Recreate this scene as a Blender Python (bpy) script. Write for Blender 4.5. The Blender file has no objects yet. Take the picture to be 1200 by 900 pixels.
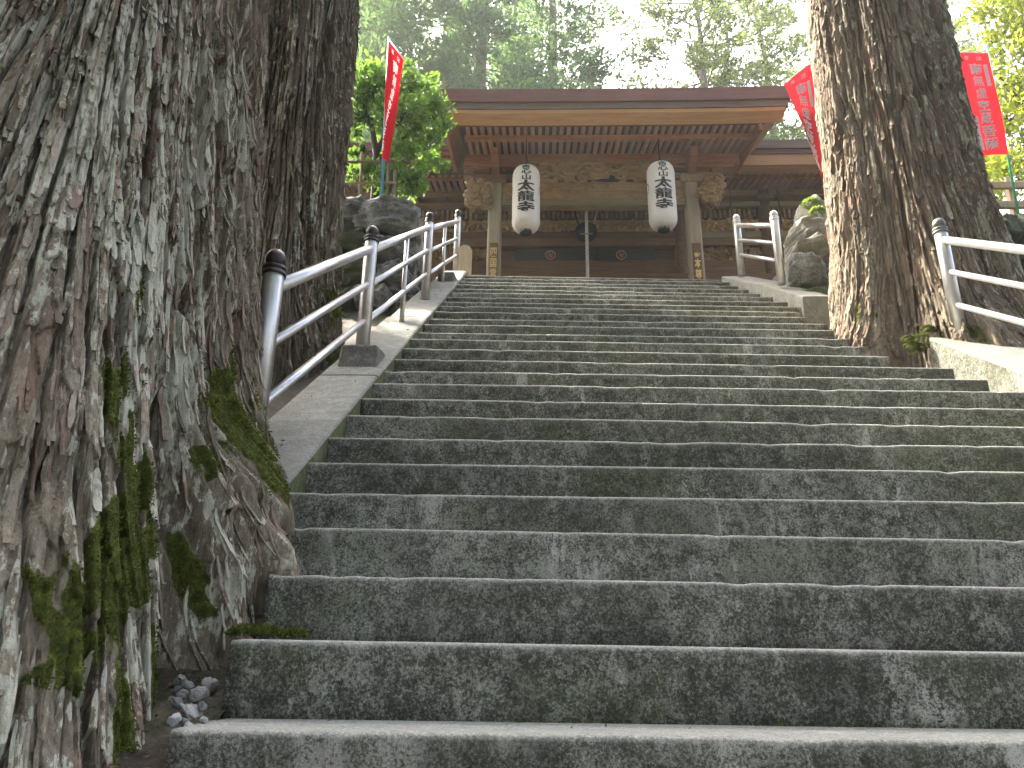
import bpy, bmesh, math, random
import numpy as np
from mathutils import Vector, Matrix

random.seed(7)
SC = bpy.context.scene
COL = SC.collection
rad = math.radians

# ------------------------------------------------------------------ camera, light, exposure
FPX, PITCH, ROLL, YAW, SLOPE = 900.0, rad(19.5), 0.015, 0.0355, 0.675
_X = np.array([math.cos(YAW), math.sin(YAW), 0.0])
_F0 = np.array([-math.sin(YAW), math.cos(YAW), 0.0])
_Z = np.array([0, 0, 1.0])
_F = math.cos(PITCH) * _F0 + math.sin(PITCH) * _Z
_U0 = -math.sin(PITCH) * _F0 + math.cos(PITCH) * _Z
_R = math.cos(ROLL) * _X + math.sin(ROLL) * _U0
_U = -math.sin(ROLL) * _X + math.cos(ROLL) * _U0
cam_data = bpy.data.cameras.new('camera')
cam = bpy.data.objects.new('camera', cam_data)
COL.objects.link(cam)
cam.matrix_world = Matrix(((_R[0], _U[0], -_F[0], 0), (_R[1], _U[1], -_F[1], 0), (_R[2], _U[2], -_F[2], 0), (0, 0, 0, 1)))
cam_data.sensor_width = 36.0
cam_data.lens = 36.0 * FPX / 1200.0
cam_data.clip_start = 0.05
cam_data.clip_end = 2000
SC.camera = cam

SUN_EL, SUN_AZ = rad(50), rad(-48)          # azimuth from +Y, negative = to the left
S = Vector((math.sin(SUN_AZ) * math.cos(SUN_EL), math.cos(SUN_AZ) * math.cos(SUN_EL), math.sin(SUN_EL)))
world = bpy.data.worlds.new('World')
SC.world = world
world.use_nodes = True
wn = world.node_tree
bg = wn.nodes['Background']
sky = wn.nodes.new('ShaderNodeTexSky')
sky.sky_type = 'NISHITA'
sky.sun_disc = False
sky.sun_elevation = SUN_EL
sky.sun_rotation = SUN_AZ
sky.air_density = 0.55
sky.dust_density = 8.0
sky.ozone_density = 0.0
wn.links.new(sky.outputs['Color'], bg.inputs['Color'])
bg.inputs['Strength'].default_value = 0.15
sun_d = bpy.data.lights.new('sun', 'SUN')
sun_d.energy = 2.0
sun_d.angle = rad(0.5)
sun_d.color = (1.0, 0.93, 0.80)
sun = bpy.data.objects.new('sun', sun_d)
sun.rotation_euler = (-S).to_track_quat('-Z', 'Y').to_euler()
sun.location = (0, 0, 60)
COL.objects.link(sun)
SC.view_settings.view_transform = 'Standard'
SC.view_settings.look = 'None'
SC.view_settings.exposure = 3.95
SC.view_settings.gamma = 1.0
SC.cycles.max_bounces = 8
SC.cycles.volume_bounces = 0
SC.cycles.use_denoising = True
SC.cycles.sample_clamp_indirect = 0.2
SC.cycles.sample_clamp_direct = 0.45
SC.cycles.denoising_prefilter = 'NONE'


def ray(x, y):
    return _F + (x - 600) / FPX * _R + (450 - y) / FPX * _U


def at(x, y, v):
    """the place on the photograph's ray (x, y) at a distance v along the stairs' axis"""
    r = ray(x, y)
    return r * (v / r[1])


def zat(y, v, x=690):
    return at(x, y, v)[2]


# ------------------------------------------------------------------ numpy noise
_TB = {}


def vn(x, y, seed=0):
    if seed not in _TB:
        _TB[seed] = np.random.RandomState(seed + 11).rand(256, 256)
    t = _TB[seed]
    xi = np.floor(x).astype(int)
    yi = np.floor(y).astype(int)
    fx, fy = x - xi, y - yi
    fx = fx * fx * (3 - 2 * fx)
    fy = fy * fy * (3 - 2 * fy)
    a, b = t[xi & 255, yi & 255], t[(xi + 1) & 255, yi & 255]
    c, d = t[xi & 255, (yi + 1) & 255], t[(xi + 1) & 255, (yi + 1) & 255]
    return (a * (1 - fx) + b * fx) * (1 - fy) + (c * (1 - fx) + d * fx) * fy


def fbm(x, y, seed=0, o=4):
    r, a, s = 0, 0.5, 0
    for k in range(o):
        r = r + a * vn(x * 2 ** k + 17 * k, y * 2 ** k + 5 * k, seed + k)
        s += a
        a *= .5
    return r / s


def h1(i, seed=0):
    i = np.asarray(i).astype(np.int64)
    v = (i * 374761393 + seed * 668265263 + 1013904223) & 0x7fffffff
    v = ((v ^ (v >> 13)) * 1274126177) & 0x7fffffff
    v = ((v ^ (v >> 16)) * 2246822519) & 0x7fffffff
    return ((v ^ (v >> 11)) & 0xffffff) / float(0x1000000)


def h2(i, j, seed=0):
    return h1(np.asarray(i).astype(np.int64) * 7919 + np.asarray(j).astype(np.int64) * 104729, seed)


def sstep(a, b, x):
    t = np.clip((x - a) / (b - a), 0, 1)
    return t * t * (3 - 2 * t)


# ------------------------------------------------------------------ object helpers
WL = {}


def thing(name, label, cat, loc=(0, 0, 0), group=None, kind=None):
    o = bpy.data.objects.new(name, None)
    COL.objects.link(o)
    o.empty_display_size = 0.1
    o.location = loc
    WL[o.name] = Vector(loc)
    tag(o, label, cat, group, kind)
    return o


def tag(o, label=None, cat=None, group=None, kind=None):
    if label:
        o['label'] = label
    if cat:
        o['category'] = cat
    if group:
        o['group'] = group
    if kind:
        o['kind'] = kind
    return o


def link_mesh(name, me, parent=None, loc=None):
    """loc in world coordinates; the mesh is already relative to loc"""
    o = bpy.data.objects.new(name, me)
    COL.objects.link(o)
    loc = Vector(loc) if loc is not None else (WL[parent.name].copy() if parent else Vector((0, 0, 0)))
    WL[o.name] = loc
    if parent:
        o.parent = parent
        o.location = loc - WL[parent.name]
    else:
        o.location = loc
    return o


class MB:
    def __init__(self):
        self.v, self.f, self.m, self.s = [], [], [], []

    def add(self, vs, fs, mi=0, sm=False):
        b = len(self.v)
        self.v += [tuple(p) for p in vs]
        for f in fs:
            self.f.append([i + b for i in f])
            self.m.append(mi)
            self.s.append(sm)
        return self

    def box(self, x0, x1, y0, y1, z0, z1, mi=0, M=None, ch=0.0):
        if ch:
            xs = [x0, x1]
            ys = [y0, y1]
            zs = [z0, z1]
            bm = bmesh.new()
            vv = [bm.verts.new((x, y, z)) for x in xs for y in ys for z in zs]
            for f in ((0, 1, 3, 2), (4, 6, 7, 5), (0, 4, 5, 1), (2, 3, 7, 6), (0, 2, 6, 4), (1, 5, 7, 3)):
                bm.faces.new([vv[i] for i in f])
            bmesh.ops.bevel(bm, geom=bm.edges[:], offset=ch, segments=1, affect='EDGES', profile=.5)
            bm.verts.index_update()
            vs = [v.co.copy() for v in bm.verts]
            fs = [[v.index for v in f.verts] for f in bm.faces]
            bm.free()
        else:
            vs = [Vector((x, y, z)) for x in (x0, x1) for y in (y0, y1) for z in (z0, z1)]
            fs = [(0, 1, 3, 2), (4, 6, 7, 5), (0, 4, 5, 1), (2, 3, 7, 6), (0, 2, 6, 4), (1, 5, 7, 3)]
        if M:
            vs = [M @ v for v in vs]
        return self.add(vs, fs, mi)

    def tube(self, pts, rs, n=8, caps=True, mi=0, sm=True):
        pts = [Vector(p) for p in pts]
        if not hasattr(rs, '__len__'):
            rs = [rs] * len(pts)
        b = len(self.v)
        ref = None
        for k, p in enumerate(pts):
            d = (pts[min(k + 1, len(pts) - 1)] - pts[max(k - 1, 0)]).normalized()
            if ref is None:
                ref = Vector((0, 0, 1)) if abs(d.z) < .9 else Vector((1, 0, 0))
            a = d.cross(ref)
            if a.length < 1e-4:
                a = d.cross(Vector((.3, .8, .1)))
            a.normalize()
            c = d.cross(a)
            ref = c.cross(d) if False else ref
            for j in range(n):
                t = 2 * math.pi * j / n
                self.v.append(tuple(p + (a * math.cos(t) + c * math.sin(t)) * rs[k]))
        for k in range(len(pts) - 1):
            for j in range(n):
                q = b + k * n
                self.f.append([q + j, q + (j + 1) % n, q + n + (j + 1) % n, q + n + j])
                self.m.append(mi)
                self.s.append(sm)
        if caps:
            self.f.append([b + j for j in range(n)][::-1])
            self.f.append([b + (len(pts) - 1) * n + j for j in range(n)])
            self.m += [mi, mi]
            self.s += [False, False]
        return self

    def lathe(self, prof, c, n=16, mi=0, sm=True):
        b = len(self.v)
        c = Vector(c)
        for r, z in prof:
            for j in range(n):
                t = 2 * math.pi * j / n
                self.v.append((c.x + r * math.cos(t), c.y + r * math.sin(t), c.z + z))
        for k in range(len(prof) - 1):
            for j in range(n):
                q = b + k * n
                self.f.append([q + j, q + (j + 1) % n, q + n + (j + 1) % n, q + n + j])
                self.m.append(mi)
                self.s.append(sm)
        return self

    def prism(self, poly, u0, u1, n=1, bend=None, mi=0):
        """polygon of (y, z) pushed along x, with an optional lift bend(x)"""
        b = len(self.v)
        k = len(poly)
        for i in range(n + 1):
            x = u0 + (u1 - u0) * i / n
            dz = bend(x) if bend else 0
            for (y, z) in poly:
                self.v.append((x, y, z + dz))
        for i in range(n):
            for j in range(k):
                q = b + i * k
                self.f.append([q + j, q + (j + 1) % k, q + k + (j + 1) % k, q + k + j])
                self.m.append(mi)
                self.s.append(False)
        self.f.append([b + j for j in range(k)][::-1])
        self.f.append([b + n * k + j for j in range(k)])
        self.m += [mi, mi]
        self.s += [False, False]
        return self

    def mesh(self, name, mats, origin=(0, 0, 0)):
        me = bpy.data.meshes.new(name)
        o = Vector(origin)
        me.from_pydata([(x - o.x, y - o.y, z - o.z) for x, y, z in self.v], [], self.f)
        for m in (mats if isinstance(mats, (list, tuple)) else [mats]):
            me.materials.append(m)
        me.polygons.foreach_set('material_index', self.m)
        me.polygons.foreach_set('use_smooth', self.s)
        bm = bmesh.new()
        bm.from_mesh(me)
        bmesh.ops.recalc_face_normals(bm, faces=bm.faces[:])
        bm.to_mesh(me)
        bm.free()
        me.update()
        return me

    def build(self, name, mats, parent=None, loc=None):
        o = Vector(loc) if loc is not None else (WL[parent.name] if parent else Vector((0, 0, 0)))
        return link_mesh(name, self.mesh(name, mats, o), parent, o)


def np_mesh(name, V, Q, mat, attrs=None, fattrs=None, smooth=True, origin=(0, 0, 0)):
    V = np.asarray(V, np.float32) - np.asarray(origin, np.float32)
    Q = np.asarray(Q, np.int32)
    k = Q.shape[1]
    me = bpy.data.meshes.new(name)
    me.vertices.add(len(V))
    me.vertices.foreach_set('co', V.ravel())
    me.loops.add(Q.size)
    me.loops.foreach_set('vertex_index', Q.ravel())
    me.polygons.add(len(Q))
    me.polygons.foreach_set('loop_start', np.arange(0, Q.size, k, dtype=np.int32))
    me.polygons.foreach_set('use_smooth', np.full(len(Q), smooth))
    for m in (mat if isinstance(mat, (list, tuple)) else [mat]):
        me.materials.append(m)
    for n, a in (attrs or {}).items():
        at_ = me.attributes.new(n, 'FLOAT', 'POINT')
        at_.data.foreach_set('value', np.asarray(a, np.float32).ravel())
    for n, a in (fattrs or {}).items():
        at_ = me.attributes.new(n, 'FLOAT', 'FACE')
        at_.data.foreach_set('value', np.asarray(a, np.float32).ravel())
    me.update(calc_edges=True)
    me.validate()
    return me


def grid_quads(ni, nj, wrap=False, flip=False):
    i = np.arange(ni - 1)[:, None]
    j = np.arange(nj if wrap else nj - 1)[None, :]
    j2 = (j + 1) % nj
    q = np.stack([i * nj + j, i * nj + j2, (i + 1) * nj + j2, (i + 1) * nj + j], -1).reshape(-1, 4)
    return q[:, ::-1] if flip else q


# ------------------------------------------------------------------ materials
class NT:
    def __init__(self, name):
        self.mat = bpy.data.materials.new(name)
        self.mat.use_nodes = True
        self.t = self.mat.node_tree
        self.t.nodes.clear()
        self.out = self.t.nodes.new('ShaderNodeOutputMaterial')

    def n(self, typ, **kw):
        nd = self.t.nodes.new('ShaderNode' + typ)
        for k, v in kw.items():
            if hasattr(nd, k) and k not in nd.inputs:
                setattr(nd, k, v)
            else:
                self.set(nd.inputs[k], v)
        return nd

    def set(self, sock, v):
        if isinstance(v, bpy.types.NodeSocket):
            self.t.links.new(v, sock)
        elif isinstance(v, (tuple, list)) and sock.type == 'RGBA' and len(v) == 3:
            sock.default_value = (*v, 1)
        else:
            sock.default_value = v

    def coord(self, scale=(1, 1, 1), which='Object', rnd=True):
        tc = self.n('TexCoord')
        mp = self.n('Mapping')
        self.set(mp.inputs['Scale'], scale)
        self.t.links.new(tc.outputs[which], mp.inputs['Vector'])
        if rnd:
            oi = self.n('ObjectInfo')
            m = self.n('VectorMath', operation='MULTIPLY')
            cx = self.n('CombineXYZ')
            for a, k in (('X', 37.0), ('Y', 53.0), ('Z', 71.0)):
                mm = self.n('Math', operation='MULTIPLY')
                self.set(mm.inputs[0], oi.outputs['Random'])
                mm.inputs[1].default_value = k
                self.t.links.new(mm.outputs[0], cx.inputs[a])
            self.t.links.new(cx.outputs[0], mp.inputs['Location'])
        return mp.outputs['Vector']

    def noise(self, vec, scale, detail=5, rough=.6, dist=0.0):
        nd = self.n('TexNoise')
        self.set(nd.inputs['Vector'], vec)
        nd.inputs['Scale'].default_value = scale
        nd.inputs['Detail'].default_value = detail
        nd.inputs['Roughness'].default_value = rough
        nd.inputs['Distortion'].default_value = dist
        return nd.outputs['Fac']

    def voro(self, vec, scale, feature='F1', out='Distance'):
        nd = self.n('TexVoronoi')
        nd.feature = feature
        self.set(nd.inputs['Vector'], vec)
        nd.inputs['Scale'].default_value = scale
        return nd.outputs[out]

    def ramp(self, fac, stops):
        nd = self.n('ValToRGB')
        self.set(nd.inputs['Fac'], fac)
        cr = nd.color_ramp
        while len(cr.elements) < len(stops):
            cr.elements.new(.5)
        for e, (p, c) in zip(cr.elements, stops):
            e.position = p
            e.color = (c, c, c, 1) if not hasattr(c, '__len__') else (*c, 1)
        return nd.outputs['Color']

    def math(self, op, a, b=None, clamp=False):
        nd = self.n('Math', operation=op)
        nd.use_clamp = clamp
        self.set(nd.inputs[0], a)
        if b is not None:
            self.set(nd.inputs[1], b)
        return nd.outputs[0]

    def mix(self, fac, a, b, mode='MIX'):
        nd = self.t.nodes.new('ShaderNodeMix')
        nd.data_type = 'RGBA'
        nd.blend_type = mode
        self.set(nd.inputs[0], fac)
        self.set(nd.inputs[6], a)
        self.set(nd.inputs[7], b)
        return nd.outputs[2]

    def attr(self, name):
        return self.n('Attribute', attribute_name=name).outputs['Fac']

    def bump(self, h, strength=.5, dist=.01, normal=None):
        nd = self.n('Bump')
        self.set(nd.inputs['Height'], h)
        nd.inputs['Strength'].default_value = strength
        nd.inputs['Distance'].default_value = dist
        if normal is not None:
            self.set(nd.inputs['Normal'], normal)
        return nd.outputs['Normal']

    def finish(self, col, rough=.8, normal=None, metallic=0.0, spec=.3, **kw):
        b = self.n('BsdfPrincipled')
        self.set(b.inputs['Base Color'], col)
        self.set(b.inputs['Roughness'], rough)
        self.set(b.inputs['Metallic'], metallic)
        self.set(b.inputs['Specular IOR Level'], spec)
        if normal is not None:
            self.set(b.inputs['Normal'], normal)
        for k, v in kw.items():
            self.set(b.inputs[k], v)
        self.t.links.new(b.outputs[0], self.out.inputs['Surface'])
        return self.mat

    def finish_thin(self, col, tcol, mixf=.4, rough=.6, normal=None, spec=.3):
        b = self.n('BsdfPrincipled')
        self.set(b.inputs['Base Color'], col)
        self.set(b.inputs['Roughness'], rough)
        self.set(b.inputs['Specular IOR Level'], spec)
        t = self.n('BsdfTranslucent')
        self.set(t.inputs['Color'], tcol)
        if normal is not None:
            self.set(b.inputs['Normal'], normal)
        m = self.n('MixShader')
        m.inputs[0].default_value = mixf
        self.t.links.new(b.outputs[0], m.inputs[1])
        self.t.links.new(t.outputs[0], m.inputs[2])
        self.t.links.new(m.outputs[0], self.out.inputs['Surface'])
        return self.mat


def m_wood(name, dark, light, axis=0, tint=None, tintamt=.35, rough=.75):
    k = NT(name)
    sc = [9, 9, 9]
    sc[axis] = .7
    c = k.coord(tuple(sc))
    g = k.noise(c, 2.2, 6, .65, .6)
    fine = k.noise(c, 9.0, 4, .7)
    big = k.noise(k.coord((1, 1, 1)), 2.4, 4, .6)
    f = k.math('ADD', k.math('MULTIPLY', g, .7), k.math('MULTIPLY', fine, .3))
    col = k.ramp(f, [(.3, dark), (.7, light)])
    if tint:
        col = k.mix(k.math('MULTIPLY', k.ramp(big, [(.45, 0.), (.65, 1.)]), tintamt), col, tint)
    oi = k.n('ObjectInfo')
    v = k.math('ADD', k.math('MULTIPLY', oi.outputs['Random'], .5), .75)
    col = k.mix(1.0, col, v, 'MULTIPLY')
    return k.finish(col, rough, k.bump(f, .5, .006), spec=.25)


def m_plain(name, col, rough=.7, metallic=0., var=.25, scale=8, bump=.2, spec=.3):
    k = NT(name)
    c = k.coord()
    n = k.noise(c, scale, 5, .6)
    f = k.math('ADD', k.math('MULTIPLY', n, 2 * var), 1 - var)
    return k.finish(k.mix(1.0, col, f, 'MULTIPLY'), rough, k.bump(n, bump, .004), metallic, spec)


def m_stone(name, dark, mid, light, moss=(.06, .085, .02), mossamt=.3, lich=.5, scale=1.0):
    k = NT(name)
    c = k.coord((scale, scale, scale))
    streak = k.coord((scale * 3.2, scale * 3.2, scale * 1.1))
    big = k.noise(c, 1.6, 6, .62, .3)
    med = k.noise(c, 9, 6, .72, .5)
    fine = k.noise(c, 70, 4, .75)
    grain = k.noise(c, 260, 2, .7)
    st = k.noise(streak, 1.3, 6, .7)
    base = k.ramp(k.math('ADD', k.math('MULTIPLY', med, .55), k.math('MULTIPLY', fine, .45)), [(.36, dark), (.64, mid)])
    patch = k.math('ADD', k.math('MULTIPLY', big, .45), k.math('MULTIPLY', st, .55))
    speck = k.ramp(k.math('ADD', k.math('MULTIPLY', med, .45), k.math('MULTIPLY', fine, .55)), [(.49, 0.), (.60, 1.)])
    pf = k.math('MULTIPLY', k.ramp(patch, [(.42, .15), (.62, 1.)]), speck)
    col = k.mix(k.math('MULTIPLY', pf, lich), base, light)
    col = k.mix(k.math('MULTIPLY', k.ramp(k.noise(c, 2.3, 5, .65), [(.5, 0.), (.72, 1.)]), mossamt), col, moss)
    col = k.mix(1.0, col, k.ramp(grain, [(.3, .72), (.7, 1.25)]), 'MULTIPLY')
    hh = k.math('ADD', k.math('MULTIPLY', med, .6), k.math('ADD', k.math('MULTIPLY', fine, .3), k.math('MULTIPLY', grain, .15)))
    return k.finish(col, .9, k.bump(hh, .7, .012), spec=.25)


def m_step(name):
    k = NT(name)
    c = k.coord()
    oi = k.n('ObjectInfo')
    rnd = oi.outputs['Random']
    big = k.noise(c, 1.3, 6, .65, .4)
    st = k.noise(k.coord((6, 6, 1.5)), 1.0, 6, .72, .3)
    med = k.noise(c, 21, 6, .78, .4)
    fine = k.noise(c, 120, 4, .8)
    grain = k.noise(c, 330, 2, .7)
    sp = k.math('ADD', k.math('MULTIPLY', med, .42), k.math('MULTIPLY', fine, .58))
    sp = k.math('ADD', sp, k.math('MULTIPLY', k.math('SUBTRACT', big, .5), .22))
    sp = k.math('ADD', sp, k.math('MULTIPLY', k.math('SUBTRACT', rnd, .5), .035))
    col = k.ramp(sp, [(.40, (.026, .027, .019)), (.485, (.064, .066, .049)), (.53, (.122, .125, .097)), (.585, (.27, .272, .222))])
    m15, f95 = k.noise(c, 13, 6, .75, .4), k.noise(c, 80, 4, .8)
    s2 = k.math('ADD', k.math('MULTIPLY', m15, .5), k.math('MULTIPLY', f95, .5))
    f1 = k.math('MULTIPLY', k.ramp(big, [(.36, .35), (.60, 1.)]), k.ramp(s2, [(.52, 0.), (.55, .85)]))
    col = k.mix(f1, col, k.ramp(fine, [(.35, (.17, .17, .14)), (.6, (.30, .30, .25))]))
    vd = k.voro(k.mix(.06, c, k.noise(c, 9, 3, .6)), 26)
    disc = k.math('MULTIPLY', k.ramp(vd, [(.20, 1.), (.27, 0.)]), k.ramp(k.noise(c, 4.5, 4, .6), [(.50, 0.), (.58, .75)]))
    col = k.mix(k.math('MULTIPLY', disc, k.ramp(fine, [(.35, .3), (.55, 1.)])), col, (.27, .285, .235))
    f2 = k.math('MULTIPLY', k.ramp(k.math('ADD', k.math('MULTIPLY', st, .75), k.math('MULTIPLY', big, .25)), [(.565, 0.), (.61, 1.)]), k.ramp(sp, [(.45, 0.), (.52, .95)]))
    col = k.mix(f2, col, (.37, .36, .31))
    dk = k.ramp(k.noise(k.coord((3.6, 3.6, .9)), .8, 5, .68), [(.42, .42), (.54, 0.)])
    col = k.mix(dk, col, (.028, .028, .021))
    mo = k.math('MULTIPLY', k.ramp(k.noise(c, 1.9, 5, .7), [(.50, 0.), (.68, .6)]), k.ramp(med, [(.4, .2), (.6, 1.)]))
    col = k.mix(mo, col, (.055, .070, .018))
    w = k.math('MULTIPLY', k.attr('worn_lit'), k.ramp(k.math('ADD', med, k.math('MULTIPLY', fine, .4)), [(.45, .55), (.8, 1.)]))
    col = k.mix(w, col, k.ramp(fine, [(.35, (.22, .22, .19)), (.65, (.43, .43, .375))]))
    col = k.mix(1.0, col, k.ramp(grain, [(.3, .68), (.7, 1.3)]), 'MULTIPLY')
    hh = k.math('ADD', k.math('MULTIPLY', med, .6), k.math('ADD', k.math('MULTIPLY', fine, .4), k.math('MULTIPLY', grain, .2)))
    return k.finish(col, .9, k.bump(hh, .9, .012), spec=.2)


def m_bark(name, cols, lich, red, fiber=(70, 70, 5)):
    """cols: brown-grey range; attributes pid (per plate), lich, red, moss come from the built bark"""
    k = NT(name)
    c = k.coord(fiber, rnd=False)
    fib = k.noise(c, 1.0, 5, .7)
    o = k.coord((1, 1, 1), rnd=False)
    pid = k.attr('pid')
    a = k.math('ADD', k.math('MULTIPLY', pid, .55), k.math('MULTIPLY', fib, .45))
    col = k.ramp(a, [(.15, cols[0]), (.5, cols[1]), (.85, cols[2])])
    n1 = k.noise(k.coord((34, 34, 12), rnd=False), 1.0, 7, .74, .3)
    n2 = k.noise(o, 9, 5, .65)
    lt = k.math('ADD', k.math('ADD', k.math('MULTIPLY', n1, .62), k.math('MULTIPLY', n2, .38)), k.math('MULTIPLY', k.math('SUBTRACT', k.attr('lich'), .55), .34))
    lf = k.ramp(lt, [(.525, 0.), (.56, .9)])
    lich = k.mix(k.noise(o, 14, 3, .6), lich, (lich[0] * .72, lich[1] * .74, lich[2] * .55))
    col = k.mix(lf, col, lich)
    col = k.mix(k.math('MULTIPLY', k.attr('red'), .8), col, red)
    mo = k.attr('moss')
    mcol = k.ramp(k.noise(o, 26, 6, .75), [(.3, (.012, .018, .004)), (.52, (.055, .066, .010)), (.75, (.14, .155, .03))])
    mf = k.ramp(k.math('ADD', mo, k.math('MULTIPLY', k.math('SUBTRACT', k.noise(o, 45, 5, .7), .5), .7)), [(.42, 0.), (.6, 1.)])
    col = k.mix(mf, col, mcol)
    col = k.mix(1.0, col, k.ramp(fib, [(.25, .68), (.7, 1.2)]), 'MULTIPLY')
    hh = k.math('ADD', k.math('MULTIPLY', fib, .6), k.math('MULTIPLY', k.noise(o, 90, 4, .7), .5))
    return k.finish(col, .92, k.bump(hh, .9, .012), spec=.15)


def m_leaf(name, dark, mid, light, trans, mixf=.45, rough=.5, nscale=.6, spec=.3):
    k = NT(name)
    c = k.coord((1, 1, 1), rnd=True)
    n = k.noise(c, nscale, 3, .6)
    t = k.math('ADD', k.math('MULTIPLY', k.attr('tone'), .6), k.math('MULTIPLY', n, .5))
    col = k.ramp(t, [(.2, dark), (.55, mid), (.9, light)])
    tc = k.mix(.8, col, trans)
    return k.finish_thin(col, tc, mixf, rough, spec=spec)


M = {}
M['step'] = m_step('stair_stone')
M['granite'] = m_stone('kerb_granite', (.105, .108, .092), (.185, .19, .165), (.31, .315, .28), (.10, .11, .05), .25, .5, 1.0)
M['kerb_side'] = m_stone('mossy_kerb_side', (.03, .035, .015), (.10, .115, .045), (.19, .2, .11), (.05, .08, .015), .8, .5)
M['block'] = m_stone('base_block_stone', (.05, .05, .045), (.15, .145, .13), (.28, .28, .25), (.06, .08, .03), .2, .5)
M['rock'] = m_stone('dark_wall_rock', (.06, .062, .056), (.20, .205, .19), (.40, .41, .38), (.04, .06, .02), .3, .6, .8)
M['rock_moss'] = m_stone('mossy_wall_rock', (.020, .027, .012), (.058, .078, .032), (.16, .19, .11), (.03, .05, .012), .8, .5, .8)
M['rock_pale'] = m_stone('pale_wall_rock', (.12, .12, .10), (.26, .25, .21), (.42, .42, .36), (.16, .17, .04), .5, .6, .8)
M['soil'] = m_stone('forest_soil', (.015, .012, .008), (.05, .04, .028), (.11, .10, .07), (.04, .06, .015), .6, .4, .7)
M['paving'] = m_stone('landing_paving', (.09, .088, .08), (.2, .195, .18), (.32, .32, .29), (.09, .1, .05), .2, .5)
M['steel'] = None
k = NT('brushed_steel')
c = k.coord((1, 1, 1))
n = k.noise(c, 30, 5, .7)
gr = k.noise(k.coord((60, 60, 2)), 2, 3, .6)
k.t.nodes.update()
M['steel'] = k.finish(k.mix(k.ramp(k.noise(c, 5, 5, .65), [(.48, 0.), (.75, .5)]), (.56, .545, .52), (.25, .23, .19)),
                      k.math('ADD', k.math('MULTIPLY', n, .25), .26), k.bump(gr, .06, .002), .92, .5)
M['bronze'] = m_plain('dark_bronze_cap', (.045, .042, .038), .42, .75, .3, 14, .15, .5)
M['cap_grey'] = m_plain('weathered_cap', (.12, .12, .105), .5, .5, .3, 14, .15, .5)
M['wood_red'] = m_wood('red_brown_timber', (.16, .060, .028), (.38, .17, .080), 0, (.29, .17, .085))
M['wood_raft'] = m_wood('rafter_timber', (.21, .098, .056), (.46, .255, .155), 1, (.32, .20, .125))
M['wood_dark'] = m_wood('shaded_aged_timber', (.040, .021, .009), (.165, .090, .040), 0, (.13, .095, .042))  # aged timber, darkened further to deepen the shade under the eaves
M['wood_eave'] = m_wood('orange_eave_board', (.25, .125, .052), (.45, .255, .115), 0, (.32, .205, .11))
M['wood_grey'] = m_wood('grey_weathered_post', (.15, .122, .076), (.33, .275, .178), 2, (.17, .15, .11), .4)
M['wood_green'] = m_wood('mossy_plank', (.11, .10, .052), (.26, .23, .125), 0, (.16, .18, .04), .6)
M['carve'] = m_wood('carved_timber', (.085, .052, .022), (.30, .20, .092), 0, (.19, .14, .062), .4)
M['bark_roof'] = m_wood('layered_roof_edge', (.075, .030, .026), (.14, .060, .052), 0, (.10, .06, .055), .5)
M['bark_roof2'] = m_wood('weathered_roof_layer', (.075, .047, .038), (.17, .115, .09), 0, (.12, .10, .07), .5)
M['soffit'] = m_wood('shade_dark_soffit', (.022, .011, .009), (.055, .026, .020), 1)  # darkened to put the shade between the rafters into the board colour
M['carve_pale'] = m_wood('pale_carved_timber', (.17, .105, .045), (.46, .31, .145), 0, (.31, .22, .095), .4)
M['board_black'] = m_wood('blackened_board', (.012, .014, .011), (.04, .043, .033), 0)
M['stake'] = m_wood('pale_stake_wood', (.22, .17, .10), (.42, .34, .22), 2)
M['bamboo'] = m_wood('dry_bamboo', (.10, .085, .05), (.24, .20, .125), 2)
M['paper'] = None
k = NT('lantern_paper')
c = k.coord((1, 1, 1))
pc = k.ramp(k.noise(c, 6, 4, .6), [(.3, (.70, .66, .58)), (.7, (.80, .77, .70))])
M['paper'] = k.finish_thin(pc, (.8, .72, .6), .25, .7)
M['ink'] = m_plain('black_ink', (.012, .012, .014), .6, var=.1)
M['lacquer'] = m_plain('black_lacquer', (.010, .010, .011), .3, var=.2, spec=.5)
M['iron'] = m_plain('dark_iron', (.025, .022, .02), .55, .6)
M['gold'] = m_plain('worn_gold_leaf', (.55, .38, .14), .45, .55, .3, 20)
M['manji'] = m_plain('red_brown_crest', (.34, .17, .11), .7)
M['rope'] = m_plain('bell_rope', (.42, .38, .33), .9)
M['gong'] = m_plain('black_gong', (.018, .017, .017), .4, .7)
M['blue'] = m_plain('blue_pole', (.06, .22, .33), .4)
M['green'] = m_plain('green_pole', (.05, .35, .17), .4)
M['white'] = m_plain('white_pole', (.7, .7, .7), .5)
k = NT('red_cloth')
cc = k.coord((1, 1, 1))
rc = k.ramp(k.noise(cc, 9, 3, .5), [(.3, (.32, .006, .014)), (.7, (.42, .010, .020))])
M['red'] = k.finish_thin(rc, (.5, .012, .02), .35, .85, spec=0.0)
k = NT('white_print')
M['print'] = k.finish_thin((.60, .57, .55), (.6, .5, .48), .3, .85, spec=0.0)
M['pebble'] = m_stone('pale_pebble', (.20, .20, .185), (.38, .375, .35), (.58, .58, .55), (.06, .08, .03), .3, .6, 3)
M['bark_near'] = m_bark('near_cedar_bark', ((.050, .040, .027), (.150, .124, .086), (.31, .272, .205)), (.44, .43, .37), (.17, .088, .065))
M['bark_back'] = m_bark('grey_cedar_bark', ((.028, .022, .015), (.088, .072, .049), (.20, .174, .124)), (.35, .36, .30), (.13, .07, .055))
M['bark_right'] = m_bark('right_cedar_bark', ((.044, .034, .023), (.128, .102, .070), (.265, .225, .160)), (.40, .40, .33), (.20, .105, .078))
M['bark_far'] = m_plain('far_bark', (.10, .075, .058), .9, var=.5, scale=6)
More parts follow.
